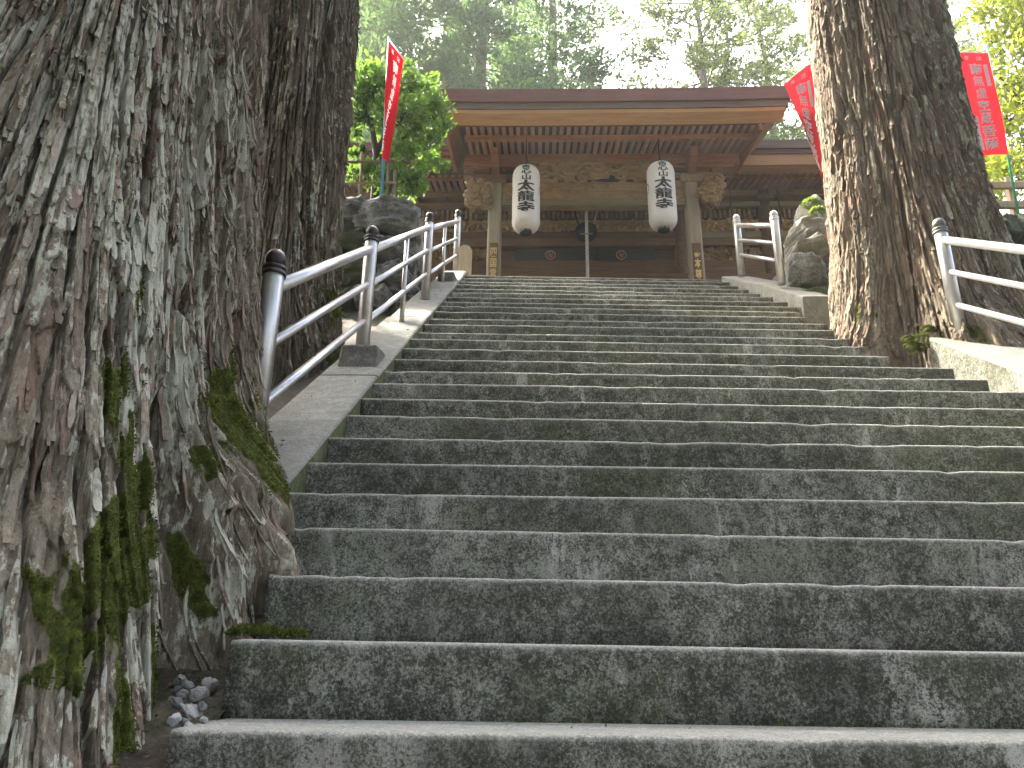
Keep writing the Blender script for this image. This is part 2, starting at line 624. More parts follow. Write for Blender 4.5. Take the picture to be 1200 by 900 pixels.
M['twig'] = m_plain('dark_twig', (.035, .028, .02), .9, var=.3)
M['needles'] = m_leaf('cedar_needles', (.014, .034, .016), (.034, .070, .028), (.068, .115, .036), (.15, .27, .07), .38, .6, .35)
M['needles_pale'] = m_leaf('pine_needles', (.022, .042, .016), (.055, .085, .028), (.10, .13, .04), (.22, .29, .07), .42, .6, .4)
M['bush_leaf'] = m_leaf('glossy_bush_leaf', (.013, .038, .008), (.038, .090, .014), (.085, .155, .022), (.20, .38, .04), .38, .38, 1.2, .5)
M['maple_leaf'] = m_leaf('yellow_green_maple_leaf', (.07, .12, .012), (.14, .20, .022), (.24, .28, .035), (.46, .52, .045), .52, .5, .5)
M['moss'] = m_leaf('moss_tuft', (.020, .025, .005), (.056, .068, .011), (.135, .15, .028), (.12, .16, .03), .25, .9, 8)
M['grass'] = m_leaf('bank_grass', (.05, .09, .015), (.10, .16, .03), (.18, .24, .05), (.3, .42, .06), .4, .7, 2)
M['dry_leaf'] = m_plain('dry_leaf', (.11, .07, .04), .8)


# ------------------------------------------------------------------ the ground
def plane(v):
    return SLOPE * (v - 1.98) - .171


def ground_z(u, v):
    z = np.maximum(SLOPE * (v - 1.98) - .171 - .22 - .25 * sstep(-.95, -.5, u) * (u < 3.45), -1.75)
    z = np.minimum(z, 4.9)
    left = (u < -1.5) & (v > 8.75)
    right = (u > 3.35) & (v > 9.3)
    z = np.where(left | right, 5.05, z)
    z = np.where((u < -1.45) & (v < 8.75), z - .05 + .25 * sstep(1.6, 5, -u), z)
    z = np.where((u > 3.6) & (v < 9.3), z + .35 * sstep(3.6, 6.5, u), z)
    z = z + np.where(v > 21, (v - 21) * .42, 0) + np.clip(np.abs(u - 1) - 14, 0, 60) * .35 * sstep(4, 14, v)
    z = z + np.where((u > 6.2) & (v > 10.5), .9 * sstep(6.2, 9, u), 0)
    z = z + .10 * (fbm(u * .8, v * .8, 31) - .5) * np.where((u > -1.5) & (u < 3.4), .1, 1)
    return z


us = np.unique(np.concatenate([np.linspace(-400, -30, 20), np.linspace(-30, -6, 30), np.linspace(-6, 9, 90), np.linspace(9, 32, 30), np.linspace(32, 400, 20)]))
vs = np.unique(np.concatenate([np.linspace(-200, -3, 16), np.linspace(-3, 13, 110), np.linspace(13, 60, 60), np.linspace(60, 500, 20)]))
UU, VV = np.meshgrid(us, vs)
ZZ = np.minimum(ground_z(UU, VV), 70)
me = np_mesh('ground', np.stack([UU, VV, ZZ], -1).reshape(-1, 3), grid_quads(len(vs), len(us)), M['soil'])
tag(link_mesh('ground', me), 'dark forest soil sloping up beside the stone stairs', None, None, 'structure')

# ------------------------------------------------------------------ the stairs
stairs = thing('stone_stairs', 'wide dark lichen-speckled stone stairs climbing to the temple', None, (0, 1.98, -.171), kind='structure')
RISE, RUN = .2025, .30
ends_l = {-2: -.9, -1: -.88, 0: -.861, 1: -.861, 2: -.877, 3: -.95}
ends_r = {9: 3.2, 10: 3.1, 11: 3.06, 12: 2.74, 13: 2.70, 14: 2.72, 15: 2.72, 16: 2.79, 17: 2.71, 18: 2.77, 19: 2.90, 20: 2.86,
          21: 2.80, 22: 2.75, 23: 2.70, 24: 2.66, 25: 2.63, 26: 2.62}
for i in range(-4, 27):
    ul, ur = ends_l.get(i, -1.10 if i > 3 else -.9), ends_r.get(i, 3.3)
    n = 130 if i < 4 else 80 if i < 12 else 50
    u = np.linspace(ul, ur, n)
    rs = np.random.RandomState(500 + i)
    tilt = rs.uniform(-.003, .003)
    dv, dz = rs.uniform(-.008, .008), rs.uniform(-.005, .005)
    if i < 2:
        dv, dz = 0, 0
    v0 = 1.98 + RUN * i + .0355 * u + dv + .004 * (fbm(u * 1.3, u * 0 + i * 3.1, 41) - .5)
    z0 = -.171 + RISE * i + dz + tilt * (u - 1) + .003 * (fbm(u * 1.1, u * 0 + i * 7.7, 42) - .5)
    chip = np.clip(fbm(u * 9, u * 0 + i * 2.3, 43, 4) - .62, 0, 1) * .07
    rows = []
    for (a, b, e) in ((0.0, -RISE - .03, 0), (0.0, -.15, 1), (0.0, -.10, 1), (0.0, -.05, 1), (0.001, -.017, .6), (0.003, -.008, .4), (.009, -.002, .2), (.022, .0, .1), (.12, .001, .3), (.38, .004, 0)):
        nz = (fbm(u * 7, u * 0 + b * 9 + i * 5, 44) - .5) * .012 * e
        cc_ = chip if -.03 < b <= 0 and a < .03 else chip * 0
        rows.append(np.stack([u, v0 + a + nz + cc_ * .7, z0 + b - cc_ * .5 + (nz * .3 if a > .05 else 0)], -1))
    rows.insert(0, rows[-1] * 1)
    rows[0][:, 2] = rows[1][:, 2]
    V = np.stack(rows, 0)
    nr = len(rows)
    so = (1, 1.98 + RUN * i, -.171 + RISE * i)
    st = bpy.data.objects.new('step', None)
    COL.objects.link(st)
    st.empty_display_size = .1
    st.parent = stairs
    st.location = Vector(so) - WL[stairs.name]
    WL[st.name] = Vector(so)
    cuts_ = [0]
    if rs.rand() < .3:
        cuts_.append(int(n * rs.uniform(.3, .7)))
    cuts_.append(n - 1)
    for a_, b_ in zip(cuts_[:-1], cuts_[1:]):
        W = V[:, a_:b_ + 1].copy()
        m_ = W.shape[1]
        W[:, :, 2] += rs.uniform(-.0012, .0012)
        W[:, :, 1] += rs.uniform(-.0012, .0012)
        gp_ = .0007
        W[:, 0, 0] += gp_ if a_ else 0
        W[:, -1, 0] -= gp_ if b_ < n - 1 else 0
        worn_lit = np.repeat(np.array([1, 0, 0, 0, .0, .1, .6, 1, 1, 1, 1.0])[:, None], m_, 1)  # worn edges and treads, with sky-lit edge brightness put into the colour
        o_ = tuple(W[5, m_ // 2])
        me = np_mesh('step_stone', W.reshape(-1, 3), grid_quads(nr, m_), M['step'], {'worn_lit': worn_lit}, smooth=True, origin=o_)
        bm = bmesh.new()
        bm.from_mesh(me)
        bm.verts.ensure_lookup_table()
        for col in (0, m_ - 1):
            bm.faces.new([bm.verts[r * m_ + col] for r in range(nr)]).smooth = False
        bmesh.ops.recalc_face_normals(bm, faces=bm.faces[:])
        bm.to_mesh(me)
        bm.free()
        link_mesh('step_stone', me, st, o_)
lb = MB()
for j in range(5):
    for i2 in range(6):
        x0 = -1.42 + i2 * .80 + (.3 if j % 2 else 0)
        x1 = min(x0 + .79, 3.6)
        y0 = 10.06 + j * .47
        MBX = MB().box(x0, x1, y0, y0 + .462, 4.95, 5.092 - .003 * random.random(), ch=.006)
        if j == 0 and i2 == 0:
            land = thing('landing', 'stone-paved landing at the head of the stairs', None, (1, 10.1, 5.09), kind='structure')
        MBX.build('paving_slab', M['paving'], land)


# ------------------------------------------------------------------ kerbs
def kerb(name, label, segs, group=None, side='kerb_side'):
    """segs: list of (v0, v1, uin0, uin1, width, zoff0, zoff1); the inner side faces the stairs; width < 0 = to the left"""
    t = thing(name, label, 'kerb', (segs[0][2], segs[0][0], plane(segs[0][0])), group)
    for (v0, v1, a0, a1, w, o0, o1) in segs:
        n = 14
        rows = []
        vv = np.linspace(v0 + .004, v1 - .004, n)
        tt = np.linspace(0, 1, n)
        sg = 1 if w > 0 else -1
        ain = a0 + (a1 - a0) * tt
        zt = plane(vv) + o0 + (o1 - o0) * tt
        nzs = .006 * (fbm(vv * 3, vv * 0, 51) - .5)
        ee = .018
        for (du, dz_) in ((0, -.42), (0, -.2), (0, -ee), (sg * ee * .35, -ee * .3), (sg * ee, 0), (w * .5, .002), (w - sg * ee, 0), (w - sg * ee * .3, -ee * .35), (w, -ee), (w, -.42)):
            rows.append(np.stack([ain + du + nzs, vv, zt + dz_ + nzs], -1))
        V = np.stack(rows, 0)
        Q = grid_quads(len(rows), n)
        o = (a0, v0, plane(v0))
        me = np_mesh('kerb_slab', V.reshape(-1, 3), Q, [M['granite'], M[side]], smooth=False, origin=o)
        mi = np.zeros(len(Q), np.int32)
        mi[:2 * (n - 1)] = 1
        me.polygons.foreach_set('material_index', mi)
        bm = bmesh.new()
        bm.from_mesh(me)
        bm.verts.ensure_lookup_table()
        for col in (0, n - 1):
            bm.faces.new([bm.verts[r * n + col] for r in range(len(rows))])
        bmesh.ops.recalc_face_normals(bm, faces=bm.faces[:])
        bm.to_mesh(me)
        bm.free()
        link_mesh('kerb_slab', me, t, o)
    return t


kerb('stair_kerb', 'sloping granite kerb with mossy inner side carrying the long left handrail',
     [(3.0, 4.75, -1.06, -1.06, -.40, .04, .04), (4.75, 6.7, -1.055, -1.055, -.40, .045, .04), (6.7, 8.5, -1.05, -1.045, -.38, .04, .04), (8.5, 10.05, -1.045, -1.03, -.36, .04, .045)])
kerb('stair_kerb', 'granite kerb slab under the handrail in front of the right cedar',
     [(1.2, 3.6, 3.30, 3.27, .52, .06, .05), (3.6, 5.86, 3.27, 3.17, .52, .05, .04)], None, 'step')
kerb('stair_kerb', 'short sunlit kerb between the right cedar and the temple landing',
     [(7.85, 8.75, 2.95, 2.80, .34, .04, .045), (8.75, 9.85, 2.80, 2.60, .40, .045, -.02)], None, 'granite')


# ------------------------------------------------------------------ handrails
def post(parent, u, v, h, r=.05, zb=None, caps='bronze', cr=1.0):
    zb = plane(v) + .02 if zb is None else zb
    MB().lathe([(0, 0), (r, 0), (r, h - .115), (r * .98, h - .112)], (u, v, zb), 20).build('post', M['steel'], parent, (u, v, zb))
    p = [o for o in parent.children if o.name.startswith('post')][-1]
    c = MB()
    z = h - .115
    prof = [(r * .98, z), (r * 1.14, z), (r * 1.14, z + .018), (r * 1.04, z + .020), (r * 1.04, z + .028), (r * 1.14, z + .030), (r * 1.14, z + .046), (r * .9, z + .052), (r * .62, z + .056)]
    R = r * .98
    cz = z + .056 + R * .72
    for a in np.linspace(-50, 90, 12):
        prof.append((max(R * math.cos(rad(a)), 0.0), cz + R * math.sin(rad(a)) * (1.0 if a < 40 else 1.05)))
    c.lathe(prof, (u, v, zb), 20).build('post_cap', M[caps], p, (u, v, zb + z))
    return p


rail_l = thing('handrail', 'long stainless steel handrail with dark ball caps rising along the left kerb', 'handrail', (-1.27, 3.27, plane(3.27)))
LP = [(-1.27, 3.27), (-1.27, 5.12), (-1.25, 7.68), (-1.25, 10.42)]
for k_, (u, v) in enumerate(LP):
    zb = plane(v) + .02 if k_ < 3 else 5.45
    ht = 1.10 if k_ < 3 else 6.56 - 5.45
    post(rail_l, u, v, ht, zb=zb)


def rail(parent, a, b, r):
    MB().tube([a, b], r, 14).build('rail', M['steel'], parent, a)


LH = (.90, .60, .30)
for hh, r in zip(LH, (.034, .024, .024)):
    for (u0, v0), (u1, v1) in zip(LP[:-1], LP[1:]):
        z1 = plane(v1) + .04 + hh - (.10 if v1 > 10 else 0)
        rail(rail_l, (u0, v0 + .02, plane(v0 + .02) + .04 + hh), (u1, v1 - .02, z1), r)
for (u, v, z1) in ((-1.26, 6.47, .88), (-1.25, 9.0, .86)):
    MB().tube([(u, v, plane(v) + .03), (u, v, plane(v) + .04 + z1)], .022, 10).build('baluster', M['steel'], rail_l, (u, v, plane(v)))


def base_block(u0, u1, v0, v1, h, lab):
    zb = plane(v0) + .03
    m = MB()
    pts = [(u0, v0, zb), (u1, v0, zb), (u1, v1, plane(v1) - .02), (u0, v1, plane(v1) - .02)]
    zt = zb + h
    m.add([*pts, (u0 + .015, v0 + .02, zt), (u1 - .015, v0 + .02, zt), (u1 - .015, v1 - .02, zt + .05), (u0 + .015, v1 - .02, zt + .05)],
          [(3, 2, 1, 0), (4, 5, 6, 7), (0, 1, 5, 4), (1, 2, 6, 5), (2, 3, 7, 6), (3, 0, 4, 7)])
    o = m.build('footing_block', M['block'], None, ((u0 + u1) / 2, v0, zb))
    bv = o.modifiers.new('bevel', 'BEVEL')
    bv.width = .018
    bv.segments = 2
    tag(o, lab, 'stone block', 'stone blocks under the left handrail')


base_block(-1.40, -1.115, 4.95, 5.26, .19, 'rough grey stone block at the foot of the second left handrail post')
base_block(-1.33, -1.09, 9.0, 9.35, .17, 'smaller stone block near the top end of the left handrail')

rail_r = thing('handrail', 'steel handrail with three bars running off the right edge past the cedar', 'handrail', (3.40, 5.80, plane(5.8)))
post(rail_r, 3.40, 5.80, 1.10, .053, caps='cap_grey')
post(rail_r, 3.52, 3.1, 1.10, .053, caps='cap_grey')
for hh, r in zip((.90, .60, .30), (.034, .024, .024)):
    rail(rail_r, (3.40, 5.78, plane(5.78) + .05 + hh), (3.52, 3.1, plane(3.1) + .05 + hh), r)
rail_t = thing('handrail', 'short steel handrail of two posts at the top right of the stairs', 'handrail', (2.87, 9.0, plane(9.0)))
for (u, v, z0, z1) in ((2.80, 9.55, 4.98, 5.915), (2.93, 8.40, 4.26, 5.25)):
    post(rail_t, u, v, z1 - z0, .05, zb=z0, caps='steel')
for (fa, r) in ((.83, .032), (.58, .024), (.33, .024)):
    rail(rail_t, (2.80, 9.53, 4.98 + .93 * fa), (2.93, 8.42, 4.26 + .99 * fa), r)


# ------------------------------------------------------------------ cedar trunks with built bark
def strips(s, z, w, seed, wob=.55, Lw=.9):
    """long bark strips: nearest strip id, distance to its edge (in strip widths), second id"""
    s = s + w * wob * 2 * (fbm(s / (w * 5), z / Lw, seed, 3) - .5) + w * .22 * (fbm(s / (w * .8), z / (Lw * .22), seed + 3, 2) - .5)
    q = s / w
    i0 = np.floor(q)
    d1 = np.full(s.shape, 9.)
    d2 = np.full(s.shape, 9.)
    ida = np.zeros(s.shape)
    idb = np.zeros(s.shape)
    off = np.zeros(s.shape)
    for k in (-2, -1, 0, 1, 2):
        i = i0 + k
        c = i + .5 + .85 * (h1(i, seed) - .5)
        d = np.abs(q - c)
        m = d < d1
        m2 = (~m) & (d < d2)
        d2 = np.where(m, d1, np.where(m2, d, d2))
        idb = np.where(m, ida, np.where(m2, i, idb))
        ida = np.where(m, i, ida)
        off = np.where(m, q - c, off)
        d1 = np.where(m, d, d1)
    return ida, idb, (d2 - d1) * .5, off


def flakes(ida, off, z, L, seed, slant):
    """cuts each strip into flakes along its length: flake id, 0..1 position from the lower end up, distance to the cut"""
    Lc = L * (.45 + 1.1 * h1(ida, seed + 5))
    zz = z + h1(ida, seed + 6) * L * 3 + slant * L * (h1(ida, seed + 7) - .5) * off * 2 - .16 * L * np.abs(off) + .06 * L * (fbm(off * 4 + ida * 3.1, z / L * 2, seed + 9, 2) - .5)
    j = np.floor(zz / Lc)
    ft = zz / Lc - j
    return h2(ida, j, seed + 1), h2(ida, j, seed + 2), ft, ft * Lc


def cedar_trunk(C, zs, ths, Rf, seed, R0, amp, mossf, lean=(0, 0), lichf=None, wA=.06, LA=.5, wB=.021, LB=.24, shear=None):
    TH, Z = np.meshgrid(ths, zs)
    s = TH * R0 + .03 * Z
    if shear:
        s = s - shear(TH, Z)
    a1, a2, ea, oa = strips(s, Z, wA, seed)
    b1, b2, eb, ob = strips(s + .01, Z, wB, seed + 20, .7, .5)
    pa, qa, fa, da = flakes(a1, oa, Z, LA, seed + 30, .8)
    pb, qb, fb, db = flakes(b1, ob, Z, LB, seed + 40, 1.2)
    # how deep the joint between two neighbouring strips is, changing along its length
    lo, hi = np.minimum(a1, a2), np.maximum(a1, a2)
    jd = vn(lo * 7.31 + hi * 3.17, Z / .55 + lo * .37, seed + 50)
    jd = sstep(.30, .72, jd)
    crackA = (1 - sstep(.015, .15, ea)) * (.15 + .95 * jd)
    lo2, hi2 = np.minimum(b1, b2), np.maximum(b1, b2)
    jb = sstep(.35, .75, vn(lo2 * 5.13 + hi2 * 2.71, Z / .22 + lo2 * .53, seed + 52))
    crackB = (1 - sstep(.02, .22, eb)) * jb
    levA = vn(a1 * 3.77, Z / .45 + a1 * .61, seed + 54)
    levB = vn(b1 * 2.91, Z / .20 + b1 * .43, seed + 56)
    shA = (1 - fa) ** 1.5 * sstep(0, .010, da) * (.3 + .7 * qa)
    shB = (1 - fb) ** 1.5 * sstep(0, .006, db) * (.2 + .8 * qb)
    big = fbm(s / .30, Z / 2.4, seed + 74, 3) - .5
    furrow = 1 - sstep(0, .045, np.abs(fbm(s / .20, Z / 2.2, seed + 76, 2) - .5))
    fine = fbm(s / .006, Z / .13, seed + 72, 2) - .5
    gone = (pa < .13)
    h = amp * (.55 * levA + .30 * levB + .50 * shA + .28 * shB - .95 * crackA - .38 * crackB - 1.0 * furrow + 1.0 * big + .13 * fine - .45 * gone * sstep(.05, .25, ea))
    m = np.clip(mossf(TH, Z) if mossf else np.zeros_like(Z), 0, 1)
    nz = .55 * fbm(s / .05, Z / .22, seed + 90, 4) + .45 * fbm(s / .14, Z / .30, seed + 94, 3)
    m = sstep(.50, .585, nz + .36 * (m - .78)) * sstep(.02, .2, m)
    bumps = fbm(s / .028, Z / .032, seed + 80, 3)
    h = h * (1 - .3 * m) + m * (.004 + .022 * bumps)
    r = Rf(TH, Z) + h
    x = C[0] + lean[0] * Z + r * np.cos(TH)
    y = C[1] + lean[1] * Z + r * np.sin(TH)
    V = np.stack([x, y, Z], -1)
    Q = grid_quads(len(zs), len(ths), wrap=True)
    lf = lichf(TH, Z) if lichf else np.ones_like(Z)
    attrs = dict(pid=np.clip(.45 * pa + .35 * pb + .2 * levA, 0, 1), lich=np.clip((.30 + .9 * (.55 * qa + .45 * pb)) * lf, 0, 1),
                 red=np.clip(gone * .45 * (pb > .3) + (pb < .07) * .5, 0, 1) * sstep(.3, 1.2, Z), moss=m)
    return V, Q, attrs, r


def gauss(d, s):
    return np.exp(-(d / s) ** 2)


def angd(a, b):
    return (a - b + np.pi) % (2 * np.pi) - np.pi


def build_cedar(label, C, zs, ths, Rf, seed, R0, amp, mossf, mat, strip_kw, lean=(0, 0), lichf=None, **kw):
    z0 = float(zs[0])
    t = thing('cedar_tree', label, 'tree', (C[0], C[1], z0))
    V, Q, attrs, r = cedar_trunk(C, zs, ths, Rf, seed, R0, amp, mossf, lean, lichf, **kw)
    me = np_mesh('trunk', V.reshape(-1, 3), Q, mat, {k: a for k, a in attrs.items()}, smooth=True, origin=(C[0], C[1], z0))
    tr = link_mesh('trunk', me, t)
    nrm = np.stack([np.cos(ths), np.sin(ths), 0 * ths], -1)
    tan = np.stack([-np.sin(ths), np.cos(ths), 0 * ths], -1)
    rs = np.random.RandomState(seed + 5)
    t0, t1, zl, zh, nob, nst, ws = strip_kw
    jj = np.where((ths > np.radians(t0)) & (ths < np.radians(t1)))[0]
    acc_v, acc_q, acc = [], [], dict(pid=[], lich=[], red=[], moss=[])
    for k in range(nob + nst):
        L_ = rs.uniform(.10, .42) * (1 if k < nob else .75)
        w_ = rs.uniform(.010, .026) * ws * (1.25 if k < nob else .8)
        zt_ = rs.uniform(zl + L_, zh)
        j0 = rs.choice(jj)
        ns = 9
        zz = np.linspace(zt_, zt_ - L_, ns)
        ii = np.searchsorted(zs, zz)
        jdr = np.clip(j0 + np.round(rs.uniform(-.05, .05) * L_ / .95 / max(ths[j0 + 1] - ths[j0], 1e-4) * np.linspace(0, 1, ns)).astype(int), 2, len(ths) - 3)
        if attrs['moss'][ii, jdr].mean() > .25:
            continue
        ctr = V[ii, jdr]
        rr = np.hypot(ctr[:, 0] - (C[0] + lean[0] * zz), ctr[:, 1] - (C[1] + lean[1] * zz))
        rm = np.convolve(np.pad(rr, 2, mode='edge'), np.ones(5) / 5, 'valid')
        f = np.linspace(0, 1, ns)
        up = np.maximum(rm, rr - .004) + .002 + rs.uniform(.006, .022) * ws * f ** 3 + rs.uniform(0, .006) * (1 - f) ** 3
        cen = np.stack([C[0] + lean[0] * zz, C[1] + lean[1] * zz, zz], -1) + nrm[jdr] * up[:, None]
        wid = w_ * np.clip(np.minimum(f * 5 + .25, (1 - f) * rs.uniform(2.5, 9) + rs.uniform(.25, .9)), 0, 1) * (1 + .2 * rs.uniform(-1, 1, ns))
        th_ = rs.uniform(.003, .007)
        a = cen - tan[jdr] * wid[:, None] * .5 - nrm[jdr] * .3 * wid[:, None] * rs.uniform(-.2, .8)
        b = cen + tan[jdr] * wid[:, None] * .5 - nrm[jdr] * .3 * wid[:, None] * rs.uniform(-.2, .8)
        P4 = np.stack([a, cen + nrm[jdr] * .001, b, b - nrm[jdr] * th_, a - nrm[jdr] * th_], 1).reshape(-1, 3)
        q = grid_quads(ns, 5, wrap=True)
        cap = np.array([[(ns - 1) * 5, (ns - 1) * 5 + 1, (ns - 1) * 5 + 2, (ns - 1) * 5 + 3]])
        q = np.concatenate([q, cap])
        i_, j_ = ii[ns // 2], jdr[ns // 2]
        at_ = dict(pid=np.clip(attrs['pid'][i_, j_] + rs.uniform(-.25, .3), 0, 1), lich=np.clip(attrs['lich'][i_, j_] + rs.uniform(-.3, .25), 0, 1), red=rs.choice([0, 0, 0, 0, .5]), moss=0.0)
        if k < nob:
            o_ = tuple(cen[0])
            link_mesh('bark_strip', np_mesh('bark_strip', P4, q, mat, {n_: np.full(len(P4), v_) for n_, v_ in at_.items()}, smooth=False, origin=o_), t, o_)
        else:
            acc_q.append(q + sum(len(v_) for v_ in acc_v))
            acc_v.append(P4)
            for n_, v_ in at_.items():
                acc[n_].append(np.full(len(P4), v_))
    if acc_v:
        tag(link_mesh('bark_strips', np_mesh('bark_strips', np.concatenate(acc_v), np.concatenate(acc_q), mat, {n_: np.concatenate(v_) for n_, v_ in acc.items()}, smooth=False, origin=(C[0], C[1], z0)), t), kind='stuff')
    # moss tufts standing on the bark
    mm = attrs['moss']
    sel = np.argwhere(mm > .55)
    if len(sel) > 50:
        rs = np.random.RandomState(seed)
        k = min(len(sel), 26000)
        sel = sel[rs.choice(len(sel), k, replace=False)]
        P = V[sel[:, 0], sel[:, 1]]
        th = ths[sel[:, 1]]
        N = np.stack([np.cos(th), np.sin(th), np.full(k, .35)], -1)
        D = N + rs.normal(0, .5, (k, 3))
        D /= np.linalg.norm(D, axis=1)[:, None]
        Vt, Qt, tone = leaf_quads(P + N * .003, D, rs.uniform(.006, .014, k), .6, rs)
        mt = np_mesh('moss', Vt, Qt, M['moss'], None, {'tone': tone}, smooth=False, origin=(C[0], C[1], z0))
        tag(link_mesh('moss', mt, t), kind='stuff')
    return t


def leaf_quads(P, D, ln, asp, rs, fold=.15, center=False):
    n = len(P)
    W = np.cross(D, rs.normal(0, 1, (n, 3)))
    W /= np.maximum(np.linalg.norm(W, axis=1), 1e-6)[:, None]
    Nn = np.cross(W, D)
    ln = np.broadcast_to(ln, (n,))[:, None]
    a = P - (D * ln * .5 if center else 0)
    b = P + D * ln * (.0 if center else .5) + W * ln * asp * .5 + Nn * ln * fold
    c = P + D * ln * (.5 if center else 1.0)
    d = P + D * ln * (.0 if center else .5) - W * ln * asp * .5 + Nn * ln * fold
    V = np.stack([a, b, c, d], 1).reshape(-1, 3)
    Q = np.arange(4 * n).reshape(-1, 4)
    return V, Q, rs.rand(n)


def interp(z, tab):
    return np.interp(z, [a for a, b in tab], [b for a, b in tab])


# crowns, shared by many trees ------------------------------------------------
def conifer(seed, H, zc, Rmax, nlimb, clump=1.0, quads=70, mat='needles', spray=.28, conical=True, up=.15, split=1):
    """trunk + limbs mesh and crown mesh of a tree standing at the origin"""
    rs = np.random.RandomState(seed)
    tb = MB()
    bend = [(0.02 * H * math.sin(q * 2.1 + seed) * .3, 0.02 * H * math.cos(q * 1.7 + seed) * .3) for q in range(8)]
    pts = [(bend[q][0], bend[q][1], H * q / 7) for q in range(8)]
    rr = .011 * H + .12
    tb.tube(pts, [rr * (1 - .92 * q / 7) for q in range(8)], 9)
    P, D, Lq = [], [], []
    for k in range(nlimb):
        f = (k + rs.rand()) / nlimb
        z = zc + (H - zc) * f
        prof = (1 - f) ** .75 * min(1, .35 + f * 4) if conical else math.sin(math.pi * (.12 + .86 * f)) ** .8
        L = Rmax * prof * rs.uniform(.65, 1.15) + .4
        a = k * 2.399 + rs.normal(0, .3)
        d = np.array([math.cos(a), math.sin(a), 0])
        bx, by = np.interp(z / H * 7, range(8), [b[0] for b in bend]), np.interp(z / H * 7, range(8), [b[1] for b in bend])
        p0 = np.array([bx, by, z])
        lp = []
        for q in range(5):
            t_ = q / 4
            lp.append(p0 + d * L * t_ + np.array([0, 0, L * (up * t_ - .10 * t_ * t_)]) + rs.normal(0, .05 * L * t_ + .001, 3))
        tb.tube(lp, [.016 * L * .5 * (1 - .8 * q / 4) + .008 for q in range(5)], 5, False)
        nc = max(2, int(L * 1.5))
        for q in range(nc):
            t_ = .35 + .65 * (q + rs.rand()) / nc
            c = p0 + d * L * t_ + np.array([0, 0, L * (up * t_ - .10 * t_ * t_)]) + rs.normal(0, .16 * L * (.5 + t_) * .6, 3) * np.array([1, 1, .55])
            R = clump * rs.uniform(.45, 1.0) * (1.15 - .5 * f)
            nq = int(1.5 * quads * R * rs.uniform(.7, 1.3))
            g = rs.normal(0, 1, (nq, 3))
            g /= np.linalg.norm(g, axis=1)[:, None]
            rad_ = R * rs.uniform(.25, 1.0, (nq, 1)) ** .6
            p = c + g * rad_ * np.array([1, 1, .62])
            dd = g * .7 + np.array([0, 0, .25]) + d * .35 + rs.normal(0, .45, (nq, 3))
            P.append(p)
            D.append(dd / np.linalg.norm(dd, axis=1)[:, None])
            Lq.append(rs.uniform(.6, 1.25, nq) * spray)
    P, D, Lq = np.concatenate(P), np.concatenate(D), np.concatenate(Lq)
    V, Q, tone = leaf_quads(P, D, Lq, .42, rs, .1, True)
    cm = np_mesh('crown', V, Q, M[mat], None, {'tone': tone}, smooth=False)
    tm = tb.mesh('trunk', M['bark_far'])
    return tm, cm


TREE = {}
TREE['cedar_a'] = conifer(3, 30, 7, 3.4, 95, 1.0, 85)
TREE['cedar_b'] = conifer(8, 27, 5, 3.8, 95, 1.15, 80)
TREE['cedar_c'] = conifer(15, 33, 12, 3.2, 85, 1.05, 85)
TREE['pine'] = conifer(21, 24, 8, 4.3, 56, .80, 85, 'needles_pale', .25, False, .42)
TREE['airy'] = conifer(33, 26, 9, 3.4, 54, .8, 80, 'needles_pale', .25, False, .35)


def place_tree(kind, label, u, v, rot, sc, zb=None, group=None, cat='tree', name='cedar_tree'):
    zb = float(ground_z(np.array(u * 1.0), np.array(v * 1.0))) - .1 if zb is None else zb
    t = thing(name, label, cat, (u, v, zb), group)
    t.rotation_euler = (0, 0, rot)
    t.scale = (sc, sc, sc)
    tm, cm = TREE[kind]
    for nm, me in (('trunk', tm), ('crown', cm)):
        o = bpy.data.objects.new(nm, me)
        COL.objects.link(o)
        o.parent = t
    return t


# --- the near left cedar
C1 = (-2.3, 3.0)
def Rf1(TH, Z):
    R = interp(Z, [(-1.8, 1.30), (-.6, 1.16), (0, 1.06), (.4, 1.01), (.8, .98), (1.1, .965), (1.41, .945), (1.87, .90), (2.63, .85), (3.49, .79), (6, .72), (14, .55), (27, .12)])
    lobe = interp(Z, [(-1, -24), (-.1, -18), (.29, -15), (.48, -12), (.63, -8), (.9, 0), (1.1, 10), (1.41, 24), (1.8, 34)])
    amp = interp(Z, [(-1.2, .5), (-.3, .42), (0, .40), (.29, .42), (.48, .37), (.63, .28), (.9, .10), (1.11, .045), (1.41, .01), (1.9, 0)])
    wid = interp(Z, [(-.5, 11), (.3, 11), (.7, 14), (1.2, 20)])
    R = R + amp * gauss(angd(TH, np.radians(lobe)), np.radians(wid))
    ampA = interp(Z, [(-1.2, .86), (-.4, .74), (0, .66), (.4, .54), (.9, .36), (1.4, .20), (2.0, .08), (2.8, 0)])
    R = R + ampA * gauss(angd(TH, np.radians(-48)), np.radians(20))
    R = R + .45 * ampA * gauss(angd(TH, np.radians(-92)), np.radians(18))
    cv = interp(Z, [(-1, .30), (0, .26), (.45, .20), (.8, .08), (1.1, .03), (2, .02)])
    R = R - cv * gauss(angd(TH, np.radians(-25 + 1.5 * np.sin(Z * 5))), np.radians(4.5))
    R = R + .03 * np.sin(TH * 5 + 1.1 + .3 * Z) * interp(Z, [(-.5, 1.5), (3, .8), (10, .3)])
    return R


